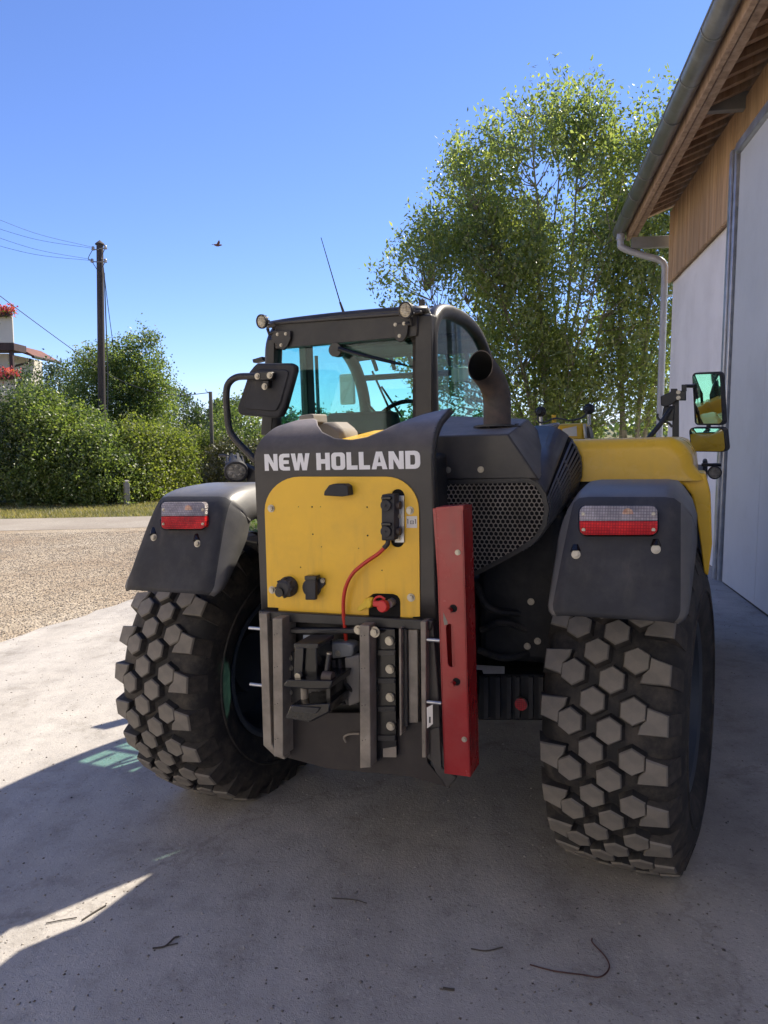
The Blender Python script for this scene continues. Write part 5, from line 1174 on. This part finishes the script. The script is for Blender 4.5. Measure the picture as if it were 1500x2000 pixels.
nr, fr = rs(near, NL), rs(far, NL)
A_ = [P_(a, b_, EY + .005) for a, b_ in nr]; F_ = [P_(a, b_, YF) for a, b_ in fr]
axis = sum(A_, Vector()) / len(A_) * .5 + sum(F_, Vector()) / len(F_) * .5 + Vector((-.12, 0, -.02))
def inn(p, d):
    q = Vector((axis.x - p.x, 0, axis.z - p.z)).normalized(); return p + q * d
mb = MB(); mb.grid([[inn(p, .018) for p in A_], [inn(p, .018) for p in F_]]); drum = mb.build('louvred_drum', M['soot'], T)
mb = MB(); mb.grid([A_[:8], F_[:8]]); mb.build('drum_top', M['plate'], drum, solid=.004)
for i in range(8, NL - 1, 1):
    a0, a1, f0, f1 = A_[i], A_[i].lerp(A_[i + 1], .42), F_[i], F_[i].lerp(F_[i + 1], .42)
    mb = MB(); mb.grid([[inn(a0, .004), a1], [inn(f0, .004), f1]]); mb.build('louvre', M['louvre'], drum, solid=.003)
for k, t in enumerate((.03, .32, .62, .97)):
    pr2 = [A_[i].lerp(F_[i], t) for i in range(8, NL)]; pq = [A_[i].lerp(F_[i], t + .03) for i in range(8, NL)]
    mb = MB(); mb.grid([[inn(p, .001) for p in pr2], [inn(p, .001) for p in pq]]); mb.build('louvre_band', M['louvre'], drum, solid=.003)
# far closing face of the drum and hood seal
mb = MB(); mb.poly([F_[0]] + F_[::4] + [F_[-1], P_(1040, 1000, YF), P_(1030, 860, YF)], (), (0, .02, 0)); mb.build('drum_front', M['dark'], T)

# ---- exhaust stack
eb = L(969, 838, y=-.22)
y0_ = -.22
path = [L(a, b_, y=y0_ + d) for a, b_, d in ((971, 838, 0), (971, 800, 0), (970, 775, -.004), (964, 752, -.025), (952, 732, -.07), (938, 715, -.125))]
eb = path[0]; tip = path[-1]
sp_ = [Vector(p) for p in spline([tuple(p) for p in path], 5)]
def pipe(r0, r1, n_=26):
    vs = []; u = Vector((1, 0, 0)); N_ = len(sp_)
    for i, p in enumerate(sp_):
        t = (sp_[min(i + 1, N_ - 1)] - sp_[max(i - 1, 0)]).normalized(); u = (u - t * u.dot(t)).normalized(); w = t.cross(u); q = i / (N_ - 1); r_ = r0 + (r1 - r0) * q
        for k in range(n_):
            a = 2 * math.pi * k / n_; v_ = p + (u * math.cos(a) + w * math.sin(a)) * r_
            if i == N_ - 1:                                # oblique mouth
                nn = Vector((-.25, -.96, .05)).normalized(); v_ = v_ - t * ((v_ - tip).dot(nn) / t.dot(nn))
            vs.append(v_)
    return vs, [(i * n_ + k, i * n_ + (k + 1) % n_, (i + 1) * n_ + (k + 1) % n_, (i + 1) * n_ + k) for i in range(len(sp_) - 1) for k in range(n_)]
mb = MB(); mb.add(*pipe(.052, .053)); ex = mb.build('exhaust_pipe', M['exhaust'], T)
mb = MB(); mb.add(*pipe(.047, .0495)); mb.build('pipe_bore', M['soot'], ex)
vo, _ = pipe(.052, .053); vi, _ = pipe(.047, .0495); n_ = 26; mb = MB(); mb.add(vo[-n_:] + vi[-n_:], [(k, (k + 1) % n_, n_ + (k + 1) % n_, n_ + k) for k in range(n_)]); mb.build('pipe_rim', M['exhaust'], ex)
mb = MB(); mb.cyl(eb + Vector((0, 0, .004)), (0, .12, 1), .092, .008, 30); fln = mb.build('exhaust_flange', M['black_metal'], ex)
for a in (20, 140, 260):
    mb = MB(); mb.cyl(eb + Vector((.075 * math.cos(R(a)), .075 * math.sin(R(a)), .012)), (0, 0, 1), .009, .012, 6); mb.build('flange_bolt', M['black_metal'], fln)

# ---- yellow bonnet
ZT, ZL = L(1200, 856, y=.05).z, L(1200, 940, y=.05).z
secs = []
yl = [(.05 + .05 * (1 - math.cos(R(a))), .05 * (1 - math.sin(R(a)))) for a in range(0, 91, 15)]
for y, zl, ins_ in [(y, ZL, i_) for y, i_ in yl] + [(.16, ZL - .03, 0), (.24, ZL - .10, 0), (.34, ZL - .19, 0), (.48, ZL - .27, 0), (.7, ZL - .34, 0), (1.0, 1.05, 0), (2.2, 1.05, 0)]:
    zt_ = ZT - ins_ - .012 * max(0, y - .1); x0_ = .50; rr_ = .11 - ins_ * .5
    s_ = [(x0_, ZL), (x0_, zt_)] + [(1.115 - ins_ - rr_ + rr_ * math.sin(R(a)), zt_ - rr_ + rr_ * math.cos(R(a))) for a in range(0, 91, 9)]
    za = zt_ - rr_; s_ += [(1.115 - ins_ + (.045) * q / 4, za + (zl - za) * q / 4) for q in range(1, 5)]
    secs.append([(x, y, z) for x, z in s_])
mb = MB(); mb.grid(secs); mb.add(secs[0], [tuple(range(len(secs[0])))]); hood = mb.build('bonnet', M['yellow_gloss'], T, ang=28)
mb = MB(); mb.mm((.50, .08, ZL - .07), (1.08, .40, ZL - .002)); mb.build('bonnet_seal', M['rubber'], hood, bevel=.01)
ppoly('bonnet_corner', [(1318, 941), (1336, 948), (1350, 966), (1360, 1005), (1368, 1062), (1375, 1120), (1383, 1126), (1391, 1062), (1388, 965), (1378, 925), (1340, 925)], .075, .25, M['yellow_gloss'], hood, bevel=.008)
ppoly('bonnet_latch', [(1376, 1032), (1381, 1036), (1381, 1046), (1376, 1044)], .5, .06, M['gloss_black'], hood, bevel=.003)
mb = MB(); mb.mm((1.15, 2.2, .95), (1.18, 2.5, 1.45)); mb.mm((.7, 2.25, 1.30), (1.17, 3.6, 1.36)); mb.build('front_mudguard', M['plastic'], T, bevel=.03)
mb = MB(); mb.mm((-1.17, 2.25, 1.30), (-.7, 3.6, 1.36)); mb.build('front_mudguard', M['plastic'], T, bevel=.03)

# ---- cab
XL, XR, YR = -1.0, -.105, .52
SIDE = [(.545, 1.12), (.545, 1.7), (.548, 2.06), (.575, 2.19), (.66, 2.268), (.80, 2.302), (.98, 2.308), (1.2, 2.298), (1.42, 2.25), (1.60, 2.155), (1.72, 2.02), (1.78, 1.86), (1.80, 1.6), (1.80, 1.12)]
sidep = spline(SIDE, 4)
cab = empty('cab', None, T)
for x, w_ in ((XR, .040), (XL, .040)):
    mb = MB(); mb.tube([(x, y, z) for y, z in sidep], w_, 14); mb.build('side_frame', M['black_metal'], cab)
    mb = MB(); mb.poly([(x, y, z) for y, z in sidep], (), (.004, 0, 0)); mb.build('side_window', M['glass'], cab, smooth=False)
pbox('rear_corner_post', 811, 612, 843, 830, YR - .02, .09, M['black_metal'], cab, .012)
ppoly('rear_corner_post', [(521, 660), (536, 660), (530, 850), (508, 850)], YR - .02, .09, M['black_metal'], cab, bevel=.01)
ppoly('rear_header', [(536, 632), (818, 612), (816, 656), (536, 681)], YR - .03, .06, M['black_metal'], cab, bevel=.008)
ppoly('header_flange', [(533, 628), (822, 606), (822, 613), (533, 634)], YR - .045, .08, M['plate'], cab, bevel=.004)
ppoly('rear_window', [(532, 676), (812, 652), (812, 850), (526, 850)], YR + .02, .005, M['glass'], cab, smooth=False)
ppoly('window_seal', [(530, 676), (814, 650), (815, 852), (524, 852)], YR + .012, .006, M['rubber'], cab, holes=[[(px, py) for px, py in ((540, 686), (546, 681), (795, 659), (803, 663), (806, 672), (806, 846), (534, 846))]])
# roof: opaque shell at the rear, glazed front with guard bars
top = [(y, z) for y, z in sidep if z > 2.15]
rear_t = [p for p in top if p[0] < 1.62]; front_t = [p for p in sidep if p[0] > 1.56 and p[1] > 1.2]
def shell(pts, dz):
    rows_ = []
    for y, z in pts:
        rows_.append([(XL + (XR - XL) * k / 10, y, z + dz + .012 * math.sin(math.pi * k / 10) ** .6) for k in range(11)])
    return rows_
rt = [(.50, 2.262), (.53, 2.285)] + [(y, z + .012) for y, z in rear_t if y > .6]
mb = MB(); mb.grid(shell(rt, .0)); mb.build('roof', M['plate'], cab, solid=.02)
mb = MB(); mb.grid(shell([(p[0], p[1]) for p in front_t], .0)); mb.build('windscreen', M['glass'], cab)
for k in range(1, 7):
    x = XL + (XR - XL) * k / 7
    mb = MB(); mb.tube([(x, y, z + .05) for y, z in sidep if y > .95 and z > 2.02], .014, 8); mb.build('guard_bar', M['black_metal'], cab)
mb = MB(); mb.tube([(XL, 1.40, 2.24), (XR, 1.40, 2.24)], .03, 10); mb.build('roof_cross_tube', M['black_metal'], cab)
mb = MB(); mb.tube([(XL, 1.70, 2.06), (XR, 1.70, 2.06)], .02, 10); mb.build('guard_cross_tube', M['black_metal'], cab)
# left door posts seen through the rear window
dy = L(600, 760, x=XL).y
mb = MB(); mb.mm((XL - .03, dy - .03, 1.15), (XL + .02, dy + .06, 2.28)); mb.build('door_post', M['black_metal'], cab, bevel=.008)
dy2 = L(623, 760, x=XL).y; mb = MB(); mb.tube([(XL - .01, dy2, 1.2), (XL - .01, dy2, 2.16)], .011, 8); mb.build('door_bar', M['black_metal'], cab)
# interior
mb = MB(); mb.mm((XL + .04, .6, 1.13), (XR - .04, 1.75, 1.20)); mb.mm((XL + .15, 1.5, 1.2), (XR - .1, 1.75, 1.68)); mb.build('dashboard', M['dark'], cab, bevel=.03)
mb = MB(); mb.mm((-.80, .68, 1.2), (-.32, 1.16, 1.46)); mb.mm((-.78, .66, 1.40), (-.34, .78, 1.80)); mb.build('seat', M['dark'], cab, bevel=.05)
mb = MB(); cst = Vector((-.57, 1.36, 1.72)); mb.tube([cst + Vector((.19 * math.cos(t), .10 * math.sin(t), .16 * math.sin(t))) for t in [2 * math.pi * k / 28 for k in range(29)]], .014, 8); mb.tube([cst, cst + Vector((0, .15, -.3))], .025, 8); mb.build('steering_wheel', M['gloss_black'], cab)
c = L(677, 760, y=1.95); mb = MB(); mb.mm(c + Vector((-.06, 0, -.11)), c + Vector((.06, .03, .11))); mb.build('front_mirror', M['sticker'], cab, bevel=.02)
c = L(897, 731, y=1.55); mb = MB(); mb.mm(c + Vector((-.055, 0, -.045)), c + Vector((.055, .03, .045))); mb.build('inner_mirror', M['sticker'], cab, bevel=.015)
for a, b_ in (((727, 725), (770, 820)), ((745, 755), (785, 815)), ((700, 770), (755, 828))):
    mb = MB(); mb.tube([L(*a, y=1.75), L(*b_, y=1.75)], .008, 6); mb.build('wiper_arm', M['gloss_black'], cab)
# rear wiper
mb = MB(); mb.tube([L(662, 681, y=YR - .05), L(700, 692, y=YR - .05), L(768, 708, y=YR - .045), L(796, 714, y=YR - .02)], [.014, .010, .008, .004], 8); wp = mb.build('rear_wiper', M['gloss_black'], cab)
mb = MB(); mb.cyl(L(658, 684, y=YR - .03), (0, 1, 0), .035, .05, 18); mb.build('wiper_motor', M['gloss_black'], wp)
# header brackets and lamps
for pts, bl_ in (([(530, 646), (567, 646), (567, 662), (561, 676), (553, 684), (545, 680), (530, 664)], ((542, 653), (558, 652), (549, 674))), ([(768, 634), (798, 627), (795, 655), (788, 666), (779, 668), (770, 660)], ((772, 634), (789, 632), (780, 656)))):
    o = ppoly('lamp_mount', pts, YR - .050, .018, M['black_metal'], cab, bevel=.003)
    for q in bl_: bolt(L(*q, y=YR - .050), o, .62)
for px, py, r_, nm in ((511, 628, 13.5, 0), (792, 606, 15, 1)):
    c = L(px, py, y=YR - .10); worklight('rear_work_lamp', c, (-.25, -1, -.12), r_ * .00275, cab, M['led'], depth=1.0)
    mb = MB(); mb.tube([c + Vector((.01, .04, -.03)), c + Vector((.012, .05, -.06)), L(538 if nm == 0 else 788, 648 if nm == 0 else 632, y=YR - .04)], .010, 8); mb.build('lamp_bracket', M['black_metal'], cab)
# roof antenna
a0, a1, a2 = L(673, 616, y=.75), L(664, 590, y=.75), L(627, 464, y=.75)
mb = MB(); mb.tube([a0, a1], [.009, .006], 8); mb.tube([a1, a1.lerp(a2, .5), a2], [.0035, .0028, .002], 6); an = mb.build('antenna', M['gloss_black'], cab)
mb = MB(); mb.cyl(a0, (0, 0, 1), .022, .016, 14); mb.build('antenna_foot', M['gloss_black'], an)
c = L(824, 592, y=1.0); mb = MB(); mb.box(c, (.03, .03, .04)); mb.build('roof_stud', M['black_metal'], cab, bevel=.004)
pbox('cab_rear_wall', 520, 850, 815, 1000, YR - .01, .06, M['black_metal'], cab, .01)
ppoly('left_grab', [(492, 702), (512, 696), (514, 704), (494, 709)], YR + .1, .05, M['black_metal'], cab, bevel=.004)

# ---- left mirror on its tube arm, left work lamp
MY = .28
lm = empty('left_mirror', None, T)
mp_ = [(494, 716), (501, 709), (567, 709), (576, 714), (576, 724), (556, 796), (548, 812), (538, 817), (472, 811), (463, 805), (463, 795), (486, 726)]
ppoly('mirror_housing', mp_, MY, .05, M['plastic'], lm, bevel=.012, seg=3)
mc = (sum(p[0] for p in mp_) / len(mp_), sum(p[1] for p in mp_) / len(mp_))
ppoly('housing_panel', [(mc[0] + (a - mc[0]) * .76, mc[1] + (b_ - mc[1]) * .76) for a, b_ in mp_], MY - .008, .01, M['plastic'], lm, bevel=.006)
ppoly('mirror_glass', [(mc[0] + (a - mc[0]) * .9, mc[1] + (b_ - mc[1]) * .9) for a, b_ in mp_], MY + .052, .003, M['mirror'], lm)
mb = MB(); mb.tube(spline([tuple(L(x, y, y=MY - .03)) for x, y in ((512, 735), (490, 735), (462, 737), (446, 750), (442, 772), (444, 810), (448, 838), (458, 856), (478, 878), (500, 900))], 6), .0175, 14); mb.build('mirror_arm', M['black_metal'], lm)
pbox('mirror_clamp', 497, 726, 531, 742, MY - .055, .04, M['black_metal'], lm, .006)
for q in ((503, 735), (527, 733), (517, 755)): bolt(L(*q, y=MY - .055), lm, 1.1)
pbox('mirror_clamp', 512, 742, 524, 758, MY - .045, .035, M['black_metal'], lm, .005)
c = L(461, 921, y=-.15); worklight('side_work_lamp', c, (.50, -.72, -.42), .054, T, M['led_dark'], depth=2.3)
mb = MB(); mb.tube(spline([tuple(L(x, y, y=-.02)) for x, y in ((428, 890), (440, 890), (458, 897), (478, 908), (495, 916))], 5), .007, 8); mb.build('lamp_cable', M['wire'], T)
ppoly('lamp_arm', [(474, 905), (500, 918), (500, 950), (482, 945)], -.10, .04, M['black_metal'], T, bevel=.005)

# ---- right mirrors, bracket and lamp
rm = empty('right_mirrors', None, T); YM = 1.6
pbox('mirror_post', 1313, 772, 1326, 870, YM, .045, M['black_metal'], rm, .004)
ppoly('mirror_bracket', [(1290, 774), (1310, 765), (1310, 759), (1323, 759), (1323, 763), (1340, 763), (1340, 782), (1322, 782), (1312, 790), (1300, 795), (1291, 792)], YM - .02, .05, M['black_metal'], rm, bevel=.004)
pbox('bracket_joint', 1331, 751, 1341, 764, YM - .015, .04, M['black_metal'], rm, .003)
mb = MB(); mb.tube([L(1338, 754, y=YM), L(1356, 754, y=YM)], .010, 8); mb.build('mirror_stub', M['black_metal'], rm)
mb = MB(); mb.tube([L(1312, 795, y=YM), L(1290, 828, y=YM - .05), L(1262, 862, y=YM - .1)], .014, 8); mb.build('bracket_strut', M['black_metal'], rm)
mb = MB(); mb.tube(spline([tuple(L(x, y, y=YM - .01)) for x, y in ((1285, 808), (1284, 815), (1291, 822), (1305, 826), (1313, 834))], 4), .007, 6); mb.build('bracket_cable', M['wire'], rm)
ppoly('bracket_lower', [(1296, 794), (1318, 792), (1316, 822), (1300, 822), (1293, 812)], YM - .01, .04, M['black_metal'], rm, bevel=.006)
for q in ((1325, 766), (1325, 777)): bolt(L(*q, y=YM - .02), rm, .8)
def rmirror(name, pts, yaw, tilt, convex):
    P3 = [L(a, b_, y=YM - .03) for a, b_ in pts]; c = sum(P3, Vector()) / len(P3)
    e = empty(name, Matrix.Translation(c), rm)
    loc = [p - c for p in P3]; rot = Matrix.Rotation(yaw, 4, 'Z') @ Matrix.Rotation(tilt, 4, 'X')
    def rp(s, off): return [rot @ Vector((p.x * s / math.cos(yaw), off, p.z * s)) for p in loc]
    mb = MB(); mb.poly(rp(1.0, 0), (), rot.to_3x3() @ Vector((0, .035, 0))); mb.build('mirror_housing', M['plastic'], e, bevel=.008)
    # slightly domed glass
    rows_ = []
    for k in range(7):
        s = .93 * (1 - k / 6.0) if k < 6 else 0.002
        rows_.append(rp(s, -.0015 - convex * (1 - s * s)) )
    rows_ = [r_ + [r_[0]] for r_ in rows_]
    mb = MB(); mb.grid(rows_); mb.build('mirror_glass', M['mirror'], e, ang=80)
rmirror('large_mirror', rrect(1354, 727, 1410, 831, 8, 4), R(-35), R(5), .004)
rmirror('small_mirror', rrect(1347, 835, 1417, 883, 9, 4), R(-33), R(9), .012)
mb = MB(); mb.tube([L(1384, 829, y=YM), L(1384, 838, y=YM)], .012, 8); mb.build('mirror_link', M['black_metal'], rm)
c = L(1396, 923, y=1.9); worklight('side_work_lamp', c, (.05, -1, -.1), .040, T, M['led_dark'], depth=1.2)
mb = MB(); p0, p1 = L(1370, 908, y=1.92), L(1409, 908, y=1.92); mb.tube([p0, p1], .010, 8); mb.tube([c + Vector((0, .03, .01)), c + Vector((0, .03, .055))], .014, 8); mb.build('lamp_arm', M['black_metal'], T)
